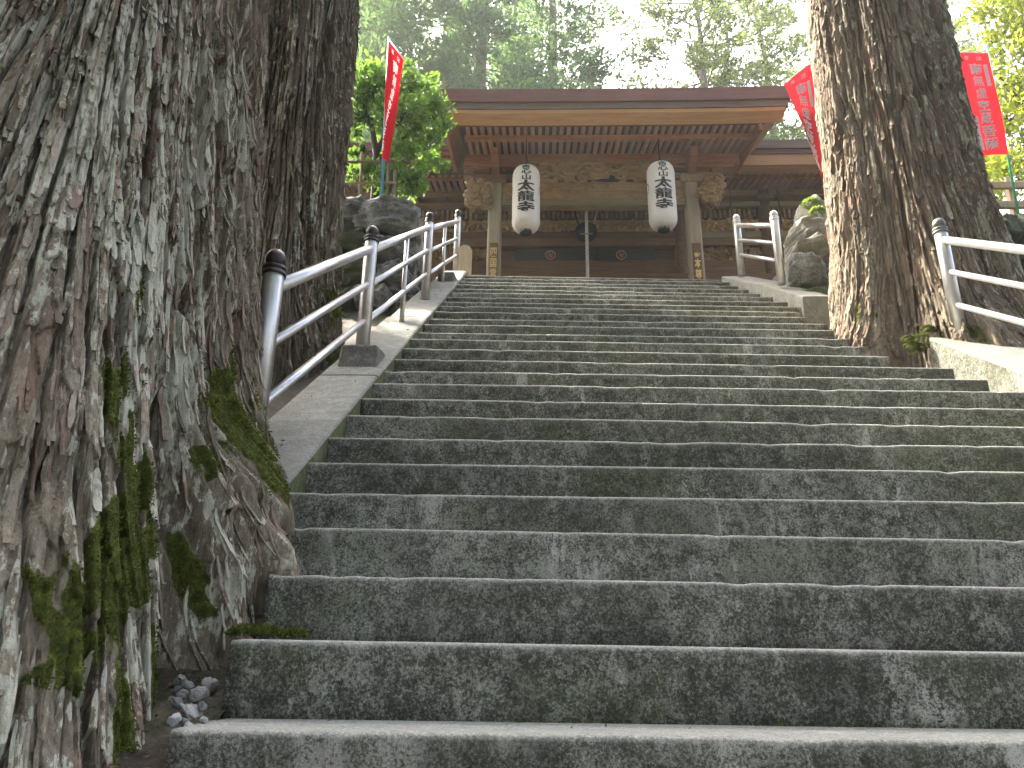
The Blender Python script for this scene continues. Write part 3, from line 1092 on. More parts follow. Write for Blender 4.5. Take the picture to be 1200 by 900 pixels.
def moss1(TH, Z):
    d = np.degrees(angd(TH, 0))
    m = gauss(d + 38, 9) * interp(Z, [(-.6, 1.0), (.35, 1.0), (.62, .7), (1.1, .25), (1.8, .1)])
    m = np.maximum(m, gauss(d + 5, 22) * interp(Z, [(-.6, .9), (.3, .92), (.8, .80), (1.2, .3), (1.5, 0)]))
    m = np.maximum(m, gauss(d - 26, 12) * interp(Z, [(0, .9), (1.0, .8), (1.4, .3), (1.8, .1)]))
    m = np.maximum(m, interp(Z, [(-.6, .92), (-.1, .74), (.15, .56), (.45, .34), (.8, .0)]) * (d < -30))
    m = np.maximum(m, .45 * gauss(d - 20, 10) * (Z > 1.2))
    return m


zs1 = np.concatenate([np.linspace(-1.75, -.72, 20)[:-1], np.linspace(-.72, 2.95, 900), np.linspace(2.95, 4.0, 50)[1:], np.linspace(4.2, 27, 50)])
ths1 = np.concatenate([np.radians(np.linspace(-100, -72, 30))[:-1], np.radians(np.linspace(-72, 46, 640)), np.radians(np.linspace(46, 62, 16))[1:], np.radians(np.linspace(62, 260, 40))[1:-1]])
build_cedar('huge near cedar trunk with pale flaking bark and mossy roots filling the left side', C1, zs1, ths1, Rf1, 100, .95, .066, moss1, M['bark_near'], (-72, 42, -.6, 2.9, 290, 2200, 1.0),
            lichf=lambda TH, Z: interp(Z, [(-.5, .8), (.5, .8), (1.5, 1.0)]) * (.45 + .55 * sstep(8, -28, np.degrees(angd(TH, 0)))), shear=lambda TH, Z: .09 * np.maximum(Z - 1.0, -.7) * sstep(-15, -75, np.degrees(angd(TH, 0))) * (Z < 8))

# --- the second left cedar, just behind
C2 = (-2.56, 6.2)
def Rf2(TH, Z):
    R = interp(Z, [(1.2, 1.0), (2.4, .80), (2.7, .72), (3.1, .655), (3.7, .63), (4.4, .605), (5.5, .575), (6.6, .55), (14, .42), (28, .1)])
    return R + .045 * np.sin(TH * 6 + .5 + .2 * Z) + .03 * np.sin(TH * 11 + 2 - .3 * Z)


moss2 = lambda TH, Z: np.maximum(.85 * gauss(np.degrees(angd(TH, 0)) + 8, 26) * interp(Z, [(2.2, 1), (2.8, .9), (3.3, .5), (4.0, .2), (5, .1)]),
                                 .42 * gauss(np.degrees(angd(TH, 0)) - 0, 30))
zs2 = np.concatenate([np.linspace(1.2, 2.0, 20)[:-1], np.linspace(2.0, 7.2, 640), np.linspace(7.2, 28, 40)[1:]])
ths2 = np.concatenate([np.radians(np.linspace(-135, -85, 20))[:-1], np.radians(np.linspace(-85, 55, 270)), np.radians(np.linspace(55, 225, 40))[1:-1]])
build_cedar('second cedar trunk with dark stringy fissured bark standing behind the left handrail', C2, zs2, ths2, Rf2, 200, .6, .066, moss2, M['bark_back'], (-85, 52, 2.2, 7.0, 140, 900, 1.3),
            lichf=lambda TH, Z: .55 + 0 * Z, wA=.055, LA=.8, wB=.021, LB=.35)

# --- the right cedar
C3 = (3.66, 6.85)
def Rf3(TH, Z):
    R = interp(Z, [(1.5, 1.25), (2.3, 1.02), (2.8, .86), (3.2, .77), (3.7, .73), (4.1, .70), (5.0, .668), (6, .648), (7, .635), (14, .48), (28, .1)])
    d = np.degrees(angd(TH, 0))
    low = interp(Z, [(1.5, 1), (2.6, .9), (3.2, .6), (3.8, .25), (4.6, 0)])
    R = R + low * (.13 * gauss(d + 100, 16) + .16 * gauss(d + 150, 14) + .10 * gauss(d + 25, 24) + .20 * gauss(d + 82, 17) * interp(Z, [(2.3, 1), (2.7, .6), (3.1, 0)]) - .12 * gauss(d + 128, 8) - .08 * gauss(d + 66, 7))
    return R + .03 * np.sin(TH * 7 + 1.5 + .15 * Z) - .07 * gauss(d + 66, 4) * interp(Z, [(3, .4), (4, 1), (8, .8)])


moss3 = lambda TH, Z: np.maximum(.8 * gauss(np.degrees(angd(TH, 0)) + 152, 16) * interp(Z, [(2.2, 1), (3.0, .9), (3.5, .3), (4, 0)]),
                                 .75 * gauss(np.degrees(angd(TH, 0)) + 105, 30) * interp(Z, [(2.2, 1), (2.55, .8), (2.8, .25), (3.2, 0)]))
zs3 = np.concatenate([np.linspace(1.5, 2.1, 20)[:-1], np.linspace(2.1, 8.0, 640), np.linspace(8.0, 28, 60)[1:]])
ths3 = np.concatenate([np.radians(np.linspace(-205, 5, 370)), np.radians(np.linspace(5, 155, 30))[1:-1]])
build_cedar('massive right cedar trunk with long vertical grooves, rooted over the stair edge', C3, zs3, ths3, Rf3, 300, .75, .062, moss3, M['bark_right'], (-190, 0, 2.5, 7.8, 220, 1700, 1.35), lean=(.014, 0),
            lichf=lambda TH, Z: .45 + .25 * sstep(-100, -60, np.degrees(angd(TH, 0))), wA=.050, LA=.9, wB=.020, LB=.4)


# ------------------------------------------------------------------ stones
def stone_mesh(seed, sx, sy, sz, sub=4, rough=.16, strata=.0, rnd=.24):
    bm = bmesh.new()
    bmesh.ops.create_cube(bm, size=2)
    bmesh.ops.subdivide_edges(bm, edges=bm.edges[:], cuts=sub * 2, use_grid_fill=True)
    rk = random.Random(seed)
    cuts = []
    for _ in range(9 if rnd < .5 else 6):
        n_ = Vector((rk.gauss(0, 1), rk.gauss(0, 1), rk.gauss(0, .8))).normalized()
        cuts.append((n_, rk.uniform(.82, 1.12)))
    for v in bm.verts:
        p = v.co
        q = p.normalized() * 1.25
        c = p.lerp(q, rnd)
        for n_, d_ in cuts:
            e_ = c.dot(n_) - d_
            if e_ > 0:
                c = c - n_ * e_ * .9
        x, y, z = c
        nx = fbm(np.array(x * 1.1 + 9 + y * .7), np.array(z * 1.3 + seed * 3.3), 61, 4) - .5
        ny = fbm(np.array(x * 1.3 + 4), np.array(z * 1.1 + y * .8 + seed * 1.7), 62, 4) - .5
        nz = fbm(np.array(y * 1.2 + x * 1.1 + 2), np.array(x * .6 + seed * 2.1), 63, 4) - .5
        n2 = fbm(np.array(x * 4 + y * 3), np.array(z * 4 + y * 3 + seed), 64, 3) - .5
        st = strata * (fbm(np.array(x * .8 + seed), np.array(z * 9.0), 65, 2) - .5)
        dn = c.normalized() * (n2 * rough * 1.5 + st)
        v.co = Vector(((c.x + nx * rough * 2.4 + dn.x) * sx, (c.y + ny * rough * 2.4 + dn.y) * sy, (c.z + nz * rough * 2.0 + dn.z) * sz))
    me = bpy.data.meshes.new('stone')
    bm.to_mesh(me)
    bm.free()
    for p in me.polygons:
        p.use_smooth = True
    return me


def stone(parent, seed, c, s, mat, sub=4, rough=.16, name='stone', strata=.22, rot=0, rnd=.24):
    me = stone_mesh(seed, s[0], s[1], s[2], sub, rough, strata, rnd)
    me.materials.append(M[mat])
    o = link_mesh(name, me, parent, c)
    o.rotation_euler = (0, 0, rot) if parent else (rot * 1.7, rot * 2.3, rot)
    return o


wall_l = thing('stone_wall', 'dark mossy boulder retaining wall behind the left handrail', 'stone wall', (-2.2, 8.5, 3.4))
sd = 0
for (x, y, w, h, m, v) in ((452, 249, 74, 44, 'rock', 8.35), (408, 247, 48, 36, 'rock', 8.5), (478, 300, 22, 100, 'rock', 8.75), (455, 291, 58, 32, 'rock', 8.4), (412, 284, 52, 34, 'rock_moss', 8.45),
                           (462, 326, 46, 38, 'rock', 8.4), (420, 318, 50, 34, 'rock_moss', 8.42), (384, 300, 40, 60, 'rock_moss', 8.6), (392, 346, 44, 34, 'rock_moss', 8.3), (435, 350, 46, 34, 'rock', 8.3),
                           (470, 362, 44, 34, 'rock', 8.35), (410, 378, 46, 34, 'rock_moss', 8.15), (452, 385, 44, 32, 'rock_moss', 8.15), (380, 390, 50, 50, 'rock_moss', 8.1), (384, 258, 40, 40, 'rock_moss', 8.7)):
    sd += 1
    p = at(x, y, v)
    px = 900.0 / (p @ _F)
    stone(wall_l, sd, p + np.array([0, .30, 0]), (w / px * .49, .42, h / px * .5 * .93), m, 9, .17)

wall_r = thing('stone_wall', 'pale sunlit boulders stacked left of the right cedar', 'stone wall', (3.35, 8.9, 4.2))
for (x, y, w, h, m, v) in ((962, 262, 30, 62, 'rock_pale', 8.95), (948, 308, 20, 74, 'rock_pale', 9.05), (959, 268, 44, 24, 'rock_pale', 8.6), (957, 291, 40, 26, 'rock_pale', 8.5), (950, 317, 40, 36, 'rock', 8.35),
                           (925, 322, 20, 26, 'rock_pale', 9.2), (975, 330, 40, 30, 'rock_moss', 8.6), (960, 348, 40, 26, 'rock_moss', 8.2), (975, 245, 30, 36, 'rock_pale', 9.2)):
    sd += 1
    p = at(x, y, v)
    px = 900.0 / (p @ _F)
    stone(wall_r, sd, p + np.array([0, .25, 0]), (w / px * .55, .34, h / px * .5 * 1.08), m, 8, .15)
wall_b = thing('stone_wall', 'low mossy stone bank at the right edge behind the cedar', 'stone wall', (6.6, 9.1, 4.2))
for (x, y, w, h) in ((1180, 268, 34, 34), (1212, 264, 40, 36), (1245, 268, 40, 36), (1190, 302, 40, 36), (1228, 304, 44, 36), (1196, 338, 44, 36), (1236, 342, 44, 36), (1168, 290, 30, 40), (1200, 374, 50, 40), (1240, 380, 50, 40)):
    sd += 1
    p = at(x, y, 9.0)
    px = 900.0 / (p @ _F)
    stone(wall_b, sd, p + np.array([0, .3, 0]), (w / px * .52, .42, h / px * .54), 'rock_moss', 4, .13)

# soil bank and pebbles by the left root
gu, gv = np.meshgrid(np.linspace(-1.40, -.845, 60), np.linspace(1.75, 2.62, 80))
gz = -.205 + (gv - 2.12) * .37 + .05 * (fbm(gu * 9, gv * 9, 91, 4) - .5) + .02 * (fbm(gu * 40, gv * 40, 92, 3) - .5)
tag(link_mesh('soil', np_mesh('soil', np.stack([gu, gv, gz], -1).reshape(-1, 3), grid_quads(80, 60), M['soil'])), 'dark crumbly soil banked between the left cedar root and the lowest steps', None, None, 'stuff')
rs = random.Random(5)
for k_, (x, y, w, v) in enumerate(((232, 812, 15, 2.32), (228, 832, 20, 2.22), (207, 818, 13, 2.2), (212, 795, 16, 2.4), (246, 800, 18, 2.36), (225, 786, 15, 2.5), (217, 842, 14, 2.12), (205, 838, 15, 2.1),
                                   (214, 808, 12, 2.28), (238, 822, 10, 2.22), (222, 800, 12, 2.4), (208, 804, 12, 2.35), (240, 838, 11, 2.1), (222, 846, 12, 2.05))):
    p = at(x, y, v)
    px = 900.0 / (p @ _F)
    r_ = w / px * (.42 if k_ not in (1, 0, 4) else .58)
    p[2] -= .012
    o = stone(None, 40 + k_, p, (r_ * rs.uniform(.75, 1.45), r_ * rs.uniform(.8, 1.2), r_ * rs.uniform(.55, 1.1)), 'pebble' if k_ not in (3, 6, 8, 11, 2, 9) else 'rock', 3, .3, 'pebble', 0, rs.uniform(0, 3), .62)
    if k_ == 1:
        tag(o, 'largest white pebble in the crevice between the cedar root and bottom steps', 'pebble', 'pebbles in the root crevice')
    else:
        tag(o, {0: 'wide pale pebble just above the largest one, between the cedar root and the steps', 4: 'pale pebble closest to the second riser, highest of the heap beside the steps',
                3: 'dark grey pebble at the upper left of the heap by the root', 11: 'dark grey pebble behind the pale ones at the left of the heap', 6: 'dark pebble lying lowest, in front of the largest white pebble'}.get(
                    k_, 'dark small pebble heaped between the left cedar root and the steps' if k_ in (8, 2, 9) else 'small pale pebble heaped between the left cedar root and the steps'), 'pebble', 'pebbles in the root crevice')


def scatter(name, label, P, size, mat, seed, flat=.25):
    rs = np.random.RandomState(seed)
    n = len(P)
    D = rs.normal(0, 1, (n, 3)) * np.array([1, 1, flat])
    D /= np.linalg.norm(D, axis=1)[:, None]
    V, Q, tone = leaf_quads(np.asarray(P), D, rs.uniform(.5, 1.2, n) * size, .35, rs, .1)
    return tag(link_mesh(name, np_mesh(name, V, Q, M[mat], None, {'tone': tone}, smooth=False)), label, None, None, 'stuff')


def tufts(name, label, centers, n, size, seed, mat='moss', squash=.5):
    rs = np.random.RandomState(seed)
    P, D = [], []
    for (c, r) in centers:
        g = rs.normal(0, 1, (n, 3))
        g /= np.linalg.norm(g, axis=1)[:, None]
        g[:, 2] = np.abs(g[:, 2])
        P.append(np.array(c) + g * r * np.array([1, 1, squash]) * rs.uniform(.75, 1.0, (n, 1)))
        d = g + np.array([0, 0, .5]) + rs.normal(0, .4, (n, 3))
        D.append(d / np.linalg.norm(d, axis=1)[:, None])
    P, D = np.concatenate(P), np.concatenate(D)
    V, Q, tone = leaf_quads(P, D, rs.uniform(.6, 1.2, len(P)) * size, .5, rs)
    o = link_mesh(name, np_mesh(name, V, Q, M[mat], None, {'tone': tone}, smooth=False))
    return tag(o, label, None, None, 'stuff')


tufts('moss', 'small moss cushion on the third step beside the left cedar root', [((-.80, 2.32 + .05, .045), .05), ((-.72, 2.38, .045), .035), ((-.86, 2.36, .045), .05)], 700, .014, 5)
tufts('moss', 'olive moss clump at the kerb end below the right cedar', [(tuple(at(1078 + dx, 394 + dy, 5.95)), r_) for dx, dy, r_ in ((0, 4, .07), (12, -2, .06), (-10, 12, .06), (-4, 18, .05), (16, 8, .05), (8, -8, .05), (-14, 4, .05), (4, 14, .06), (18, -8, .04))], 700, .015, 6, squash=.55)
tufts('grass', 'sunlit grass along the bank top at the right edge', [((6.0 + k_ * .32, 9.9 + (k_ % 3) * .5, 5.35 + .1 * (k_ % 2)), .35) for k_ in range(14)], 500, .16, 7, 'grass', .5)
tufts('moss', 'yellow moss on the pale boulders left of the right cedar', [(tuple(at(950, 240, 8.9)), .10), (tuple(at(958, 250, 8.75)), .09), (tuple(at(940, 270, 8.9)), .09), (tuple(at(934, 335, 8.9)), .12), (tuple(at(932, 310, 9.0)), .08)], 500, .04, 8, 'grass', .7)


rs_ = np.random.RandomState(77)
P_ = []
for i in range(0, 3):
    for q in range(9):
        u = rs_.uniform(-.8, 2.2)
        P_.append((u, 1.98 + .30 * i + .0355 * u + rs_.uniform(.03, .26), -.171 + RISE * i + .006))
for q in range(340):
    v = rs_.uniform(1.8, 2.6)
    P_.append((rs_.uniform(-1.35, -.86), v, -.205 + (v - 2.12) * .37 + rs_.uniform(0, .03)))
for q in range(20):
    v = rs_.uniform(3.2, 9.5)
    P_.append((rs_.uniform(-1.42, -1.1), v, plane(v) + .052))
scatter('fallen_leaves', 'brown needles and leaf bits fallen on the lowest steps and left kerb', P_, .026, 'dry_leaf', 3)
P_ = []
for q in range(1500):
    i = rs_.choice([1, 1, 1, 2, 3, 4, 5])
    u = rs_.normal(.9, .8) if i == 1 else rs_.uniform(-.9, 3.0)
    if fbm(np.array(u * 2.3), np.array(i * 1.7), 47) > .5:
        P_.append((u, 1.98 + .30 * i + .0355 * u - abs(rs_.normal(0, .006)) - .002, -.171 + RISE * (i - 1) + .002 + abs(rs_.normal(0, .004))))
scatter('moss', 'thin moss growing along the joints under the lower risers', P_, .012, 'moss', 4, 1.0)


# ------------------------------------------------------------------ text
_GL = {}


def glyph(ch, bold=.032, cuts=(5, 3)):
    if ch in _GL:
        return _GL[ch]
    cu = bpy.data.curves.new('glyph', 'FONT')
    cu.body = ch
    cu.size = 1
    cu.offset = .016 if ch in '龍蔵菩薩霊尊虚舎無奉納場第' else .028
    cu.resolution_u = 3
    ob = bpy.data.objects.new('glyph', cu)
    COL.objects.link(ob)
    dg = bpy.context.evaluated_depsgraph_get()
    me = bpy.data.meshes.new_from_object(ob.evaluated_get(dg))
    bpy.data.objects.remove(ob)
    bm = bmesh.new()
    bm.from_mesh(me)
    bmesh.ops.triangulate(bm, faces=bm.faces[:])
    xs = [v.co.x for v in bm.verts]
    ys = [v.co.y for v in bm.verts]
    x0, x1, y0, y1 = min(xs), max(xs), min(ys), max(ys)
    for v in bm.verts:
        v.co = Vector(((v.co.x - x0) / (x1 - x0) - .5, (v.co.y - y0) / (y1 - y0) - .5, 0))
    for ax, n in ((0, cuts[0]), (1, cuts[1])):
        for k in range(1, n + 1):
            no = Vector((1, 0, 0)) if ax == 0 else Vector((0, 1, 0))
            bmesh.ops.bisect_plane(bm, geom=bm.verts[:] + bm.edges[:] + bm.faces[:], plane_co=no * (k / (n + 1) - .5), plane_no=no)
    bm.verts.index_update()
    r = ([tuple(v.co) for v in bm.verts], [[v.index for v in f.verts] for f in bm.faces])
    bm.free()
    bpy.data.meshes.remove(me)
    _GL[ch] = r
    return r


def write(mb, chars, fn, mi=0):
    """chars: (character, centre x, centre y, width, height) in sheet units; fn maps sheet -> space"""
    for (ch, cx, cy, w, h) in chars:
        vs, fs = glyph(ch)
        mb.add([fn(cx + a * w, cy + b * h) for a, b, _ in vs], fs, mi)
    return mb


# ------------------------------------------------------------------ the temple
VK, VW = 12.5, 14.2
tp = thing('temple_hall', 'weathered red-brown wooden temple hall with a deep raftered porch roof', 'temple', (1.02, 13.5, 5.09))
UC, UL, UR = 1.31, -1.75, 4.37
bend = lambda x: .03 * abs((x - UC) / (UR - UC)) ** 4 + .0
e0, e1 = UL, UR
ZK = lambda y, v: zat(y, v)
# roof layers at the porch eave
MB().prism([(11.0, 9.14), (11.0, 9.40), (13.6, 10.55), (15.8, 11.9), (15.8, 11.6), (11.5, 9.2)], e0, e1, 24, bend).build('roof', M['bark_roof'], tp)
MB().prism([(11.045, 9.015), (11.045, 9.137), (11.5, 9.16), (11.5, 9.06)], e0 + .05, e1 - .05, 24, bend).build('roof_edge_layer', M['bark_roof2'], tp)
MB().prism([(11.09, 8.955), (11.07, 9.012), (11.4, 9.05), (11.3, 8.86)], e0 + .1, e1 - .1, 24, bend).build('eave_board', M['wood_eave'], tp)
MB().prism([(11.305, 8.875), (11.305, 8.95), (11.36, 8.95), (11.36, 8.875)], e0 + .3, e1 - .40, 24, bend).build('eave_batten', M['wood_dark'], tp)
# plank ceilings above the rafters
MB().prism([(11.3, 9.00), (11.3, 9.03), (11.9, 9.12), (12.8, 9.36), (14.3, 9.75), (14.3, 9.72), (12.8, 9.33), (11.9, 9.09)], e0 + .3, e1 - .4, 24, bend).build('soffit_boards', M['soffit'], tp)
# side eave boards
for sg, ue in ((1, e1), (-1, e0)):
    x0, x1 = (ue - .42, ue - .06) if sg > 0 else (ue + .06, ue + .42)
    dz = .06
    MB().add([(x0, 11.25, 8.88 + .02), (x1, 11.06, 8.99 + dz), (x1, 13.4, 9.62 + dz), (x0, 13.4, 9.30),
              (x0, 11.25, 8.98), (x1, 11.06, 9.13 + dz), (x1, 13.4, 9.75 + dz), (x0, 13.4, 9.40)],
             [(0, 1, 2, 3), (7, 6, 5, 4), (0, 4, 5, 1), (1, 5, 6, 2), (2, 6, 7, 3), (3, 7, 4, 0)]).build('side_eave_board', M['wood_eave'], tp)
    xb = x0 - .05 * sg
    MB().add([(xb - .03, 11.33, 8.76), (xb + .03, 11.33, 8.76), (xb + .03, 12.9, 9.02), (xb - .03, 12.9, 9.02),
              (xb - .03, 11.33, 8.97), (xb + .03, 11.33, 8.97), (xb + .03, 12.9, 9.32), (xb - .03, 12.9, 9.32)],
             [(0, 1, 2, 3), (7, 6, 5, 4), (0, 4, 5, 1), (1, 5, 6, 2), (2, 6, 7, 3), (3, 7, 4, 0)]).build('verge_rafter', M['wood_red'], tp)


def sloped_bar(w, h, p0, p1):
    """bar along y from p0 to p1, (y, z) of its underside, centred at x = 0"""
    (y0, z0), (y1, z1) = p0, p1
    return MB().add([(-w / 2, y0, z0), (w / 2, y0, z0), (w / 2, y1, z1), (-w / 2, y1, z1), (-w / 2, y0, z0 + h), (w / 2, y0, z0 + h), (w / 2, y1, z1 + h), (-w / 2, y1, z1 + h)],
                    [(0, 1, 2, 3), (7, 6, 5, 4), (0, 4, 5, 1), (1, 5, 6, 2), (2, 6, 7, 3), (3, 7, 4, 0)])


fly = sloped_bar(.066, .085, (11.34, 8.895), (11.80, 8.965)).mesh('rafter', M['wood_raft'], (0, 11.5, 8.9))
bas = sloped_bar(.070, .09, (11.70, 8.845), (12.75, 9.15)).mesh('rafter', M['wood_raft'], (0, 12.2, 9.0))
x = e0 + .47
rr_ = random.Random(3)
while x < e1 - .46:
    o = link_mesh('rafter', fly, tp, (x, 11.5, 8.9 + bend(x)))
    o.rotation_euler = (0, rr_.uniform(-.02, .02), rr_.uniform(-.01, .01))
    o = link_mesh('rafter', bas, tp, (x + .005, 12.2, 9.0 + bend(x) * .5))
    o.rotation_euler = (0, rr_.uniform(-.02, .02), rr_.uniform(-.01, .01))
    x += .1305
MB().prism([(11.69, 8.862), (11.69, 8.955), (11.79, 8.965), (11.79, 8.875)], e0 + .4, e1 - .42, 24, bend).build('rafter_batten', M['wood_red'], tp)
# purlin beam above the pillars and the thin bearer beneath
MB().box(-1.42, 3.80, VK - .10, VK + .10, 8.835, 9.08, ch=.012).build('purlin_beam', M['wood_red'], tp)
MB().box(-1.30, 3.70, VK - .07, VK + .07, 8.775, 8.825).build('bearer', M['wood_red'], tp)
PU = (-.81, 2.86)
for k_, pu in enumerate(PU):
    cap = 8.41
    b = .135
    pl = MB()
    pl.add([(pu - b, VK - b + .03, 4.9), (pu - b + .03, VK - b, 4.9), (pu + b - .03, VK - b, 4.9), (pu + b, VK - b + .03, 4.9), (pu + b, VK + b - .03, 4.9), (pu + b - .03, VK + b, 4.9), (pu - b + .03, VK + b, 4.9), (pu - b, VK + b - .03, 4.9)] +
           [(pu - b + .01, VK - b + .04, cap), (pu - b + .04, VK - b + .01, cap), (pu + b - .04, VK - b + .01, cap), (pu + b - .01, VK - b + .04, cap), (pu + b - .01, VK + b - .04, cap), (pu + b - .04, VK + b - .01, cap), (pu - b + .04, VK + b - .01, cap), (pu - b + .01, VK + b - .04, cap)],
           [(i, (i + 1) % 8, 8 + (i + 1) % 8, 8 + i) for i in range(8)] + [tuple(range(7, -1, -1)), tuple(range(8, 16))])
    pl.build('pillar', M['wood_grey'], tp, (pu, VK, 5.09))
    cb = MB()
    cb.prism([(VK - .15, 8.41), (VK - .20, 8.47), (VK - .20, 8.53), (VK + .20, 8.53), (VK + .20, 8.47), (VK + .15, 8.41)], pu - .20, pu + .20)
    cb.build('capital_block', M['wood_grey' if k_ else 'wood_dark'], tp)
    MB().add([(pu - .62, VK - .06, 8.66), (pu - .62, VK + .06, 8.66), (pu - .50, VK - .06, 8.54), (pu - .50, VK + .06, 8.54), (pu + .50, VK - .06, 8.54), (pu + .50, VK + .06, 8.54), (pu + .62, VK - .06, 8.66), (pu + .62, VK + .06, 8.66)],
             [(0, 2, 3, 1), (2, 4, 5, 3), (4, 6, 7, 5), (6, 0, 1, 7), (0, 6, 4, 2), (1, 3, 5, 7)]).build('bracket_arm', M['carve' if k_ else 'wood_dark'], tp)
    for dx in (-.5, 0, .5):
        MB().add([(pu + dx - .07, VK - .08, 8.665), (pu + dx + .07, VK - .08, 8.665), (pu + dx + .07, VK + .08, 8.665), (pu + dx - .07, VK + .08, 8.665),
                  (pu + dx - .115, VK - .11, 8.72), (pu + dx + .115, VK - .11, 8.72), (pu + dx + .115, VK + .11, 8.72), (pu + dx - .115, VK + .11, 8.72),
                  (pu + dx - .115, VK - .11, 8.77), (pu + dx + .115, VK - .11, 8.77), (pu + dx + .115, VK + .11, 8.77), (pu + dx - .115, VK + .11, 8.77)],
                 [(3, 2, 1, 0), (0, 1, 5, 4), (1, 2, 6, 5), (2, 3, 7, 6), (3, 0, 4, 7), (4, 5, 9, 8), (5, 6, 10, 9), (6, 7, 11, 10), (7, 4, 8, 11), (8, 9, 10, 11)]).build('bearing_block', M['carve' if k_ else 'wood_dark'], tp)
    # tail board running out under the rafters
    MB().prism([(11.95, 8.86), (12.0, 8.72), (12.2, 8.66), (12.37, 8.56), (12.37, 9.03), (11.95, 8.90)], pu - .07, pu + .07).build('tail_board', M['wood_red'], tp)


def relief(name, parent, u0, u1, z0, z1, v, amp, seed, mat, nx, nz, cut=0.0, swirls=14, r0=.35):
    """carved scrollwork: a height field of curling ridges on a board; cut > 0 leaves an open-work outline"""
    rs = np.random.RandomState(seed)
    U_, Z_ = np.meshgrid(np.linspace(u0, u1, nx), np.linspace(z0, z1, nz))
    H = np.zeros_like(U_)
    hgt = z1 - z0
    for k in range(swirls):
        cx, cz = rs.uniform(u0, u1), rs.uniform(z0 + .1 * hgt, z1 - .1 * hgt)
        R = rs.uniform(.5, 1.1) * r0 * hgt
        d = np.hypot((U_ - cx) * rs.uniform(.6, 1.0), Z_ - cz)
        a = np.arctan2(Z_ - cz, U_ - cx)
        sp = .5 + .5 * np.cos(rs.choice([-1, 1]) * a + d / R * 6.5 + rs.rand() * 6)
        H = np.maximum(H, np.exp(-(d / R) ** 4) * (.15 + .85 * sp ** 2) * rs.uniform(.6, 1.0))
    H = np.maximum(H, .55 * fbm(U_ / hgt * 5 + seed, Z_ / hgt * 5, 71, 4))
    edge = np.minimum(np.minimum((U_ - u0), (u1 - U_)), np.minimum(Z_ - z0, z1 - Z_)) / hgt
    if cut > 0:
        H = H * sstep(-.02, .15, edge + .1 * (fbm(U_ / hgt * 6, Z_ / hgt * 6, 72, 3) - .4))
    V = np.stack([U_, v - amp * H, Z_], -1).reshape(-1, 3)
    Q = grid_quads(nz, nx)
    if cut > 0:
        keep = H.reshape(-1)[Q].max(1) > cut
        Q = Q[keep]
    me = np_mesh(name, V, Q, M[mat], smooth=True, origin=tuple(WL[parent.name]))
    o = link_mesh(name, me, parent)
    if cut > 0:
        md = o.modifiers.new('thickness', 'SOLIDIFY')
        md.thickness = .05
        md.offset = -1
    return o


# rainbow beam between the pillars with shallow carving, dragon carving above it
MB().box(PU[0] + .13, PU[1] - .13, VK - .085, VK + .10, zat(244, VK), zat(217, VK), ch=.01).build('tie_beam', M['carve'], tp)
MB().box(PU[0] + .13, PU[1] - .13, VK - .115, VK - .087, zat(244, VK) + .0, zat(244, VK) + .07).build('beam_moulding', M['wood_green'], tp)
relief('beam_carving', tp, PU[0] + .2, PU[1] - .2, zat(243, VK) + .08, zat(217, VK) - .01, VK - .088, .075, 5, 'carve', 260, 40, 0, 26, .6)
relief('dragon_carving', tp, PU[0] + .35, PU[1] - .35, zat(219, VK), zat(194, VK), VK - .02, .20, 9, 'carve_pale', 340, 54, .42, 60, .42)
MB().box(PU[0] + .2, PU[1] - .2, VK + .03, VK + .08, zat(217, VK), 8.83).build('carving_shade_back', M['board_black'], tp)  # black backing stands in for the shade behind the openwork


def nose_carving(cx, cz, w, h, seed):
    """carved lion-and-peony beam end that juts sideways out of the pillar"""
    rs = np.random.RandomState(seed)
    a, b = np.meshgrid(np.linspace(0, 2 * np.pi, 56), np.linspace(.02, np.pi - .02, 36))
    x, y, z = np.sin(b) * np.cos(a), np.sin(b) * np.sin(a), np.cos(b)
    r = np.ones_like(a)
    for k in range(34):
        d = rs.normal(0, 1, 3)
        d /= np.linalg.norm(d)
        dot = x * d[0] + y * d[1] + z * d[2]
        ang = np.arccos(np.clip(dot, -1, 1))
        r += .22 * np.exp(-(ang / .30) ** 2) * (.6 + .4 * np.cos(ang * 26))
    r += .25 * (fbm(a * 4, b * 5, 73, 3) - .5)
    V = np.stack([cx + x * r * w * .42, VK + .0 + y * r * .17, cz + z * r * h * .40], -1).reshape(-1, 3)
    link_mesh('beam_end_carving', np_mesh('beam_end_carving', V, grid_quads(36, 56), M['carve'], smooth=True, origin=tuple(WL[tp.name])), tp)


nose_carving(-1.13, zat(232, VK, 560), .50, .62, 4)
nose_carving(3.20, zat(229, VK, 832), .50, .66, 6)



def curls(mb, n, u0, u1, z0, z1, y, R0, rt, seed, elong=1.0):
    rs = np.random.RandomState(seed)
    for k in range(n):
        cx, cz = rs.uniform(u0, u1), rs.uniform(z0, z1)
        R = R0 * rs.uniform(.55, 1.25)
        a0, sg = rs.uniform(0, 6.28), rs.choice([-1, 1])
        turns = rs.uniform(1.1, 1.9)
        yo = y - rs.uniform(0, .05)
        pts, rr = [], []
        for q in range(15):
            f = q / 14
            a = a0 + sg * turns * 6.28 * f
            r_ = R * (1 - .82 * f)
            pts.append((cx + r_ * math.cos(a) * elong, yo - .05 * f - .02 * math.sin(f * 6), cz + r_ * math.sin(a)))
            rr.append(rt * (.35 + .9 * math.sin(math.pi * min(1, .12 + .8 * f))))
        mb.tube(pts, rr, 6)
    return mb


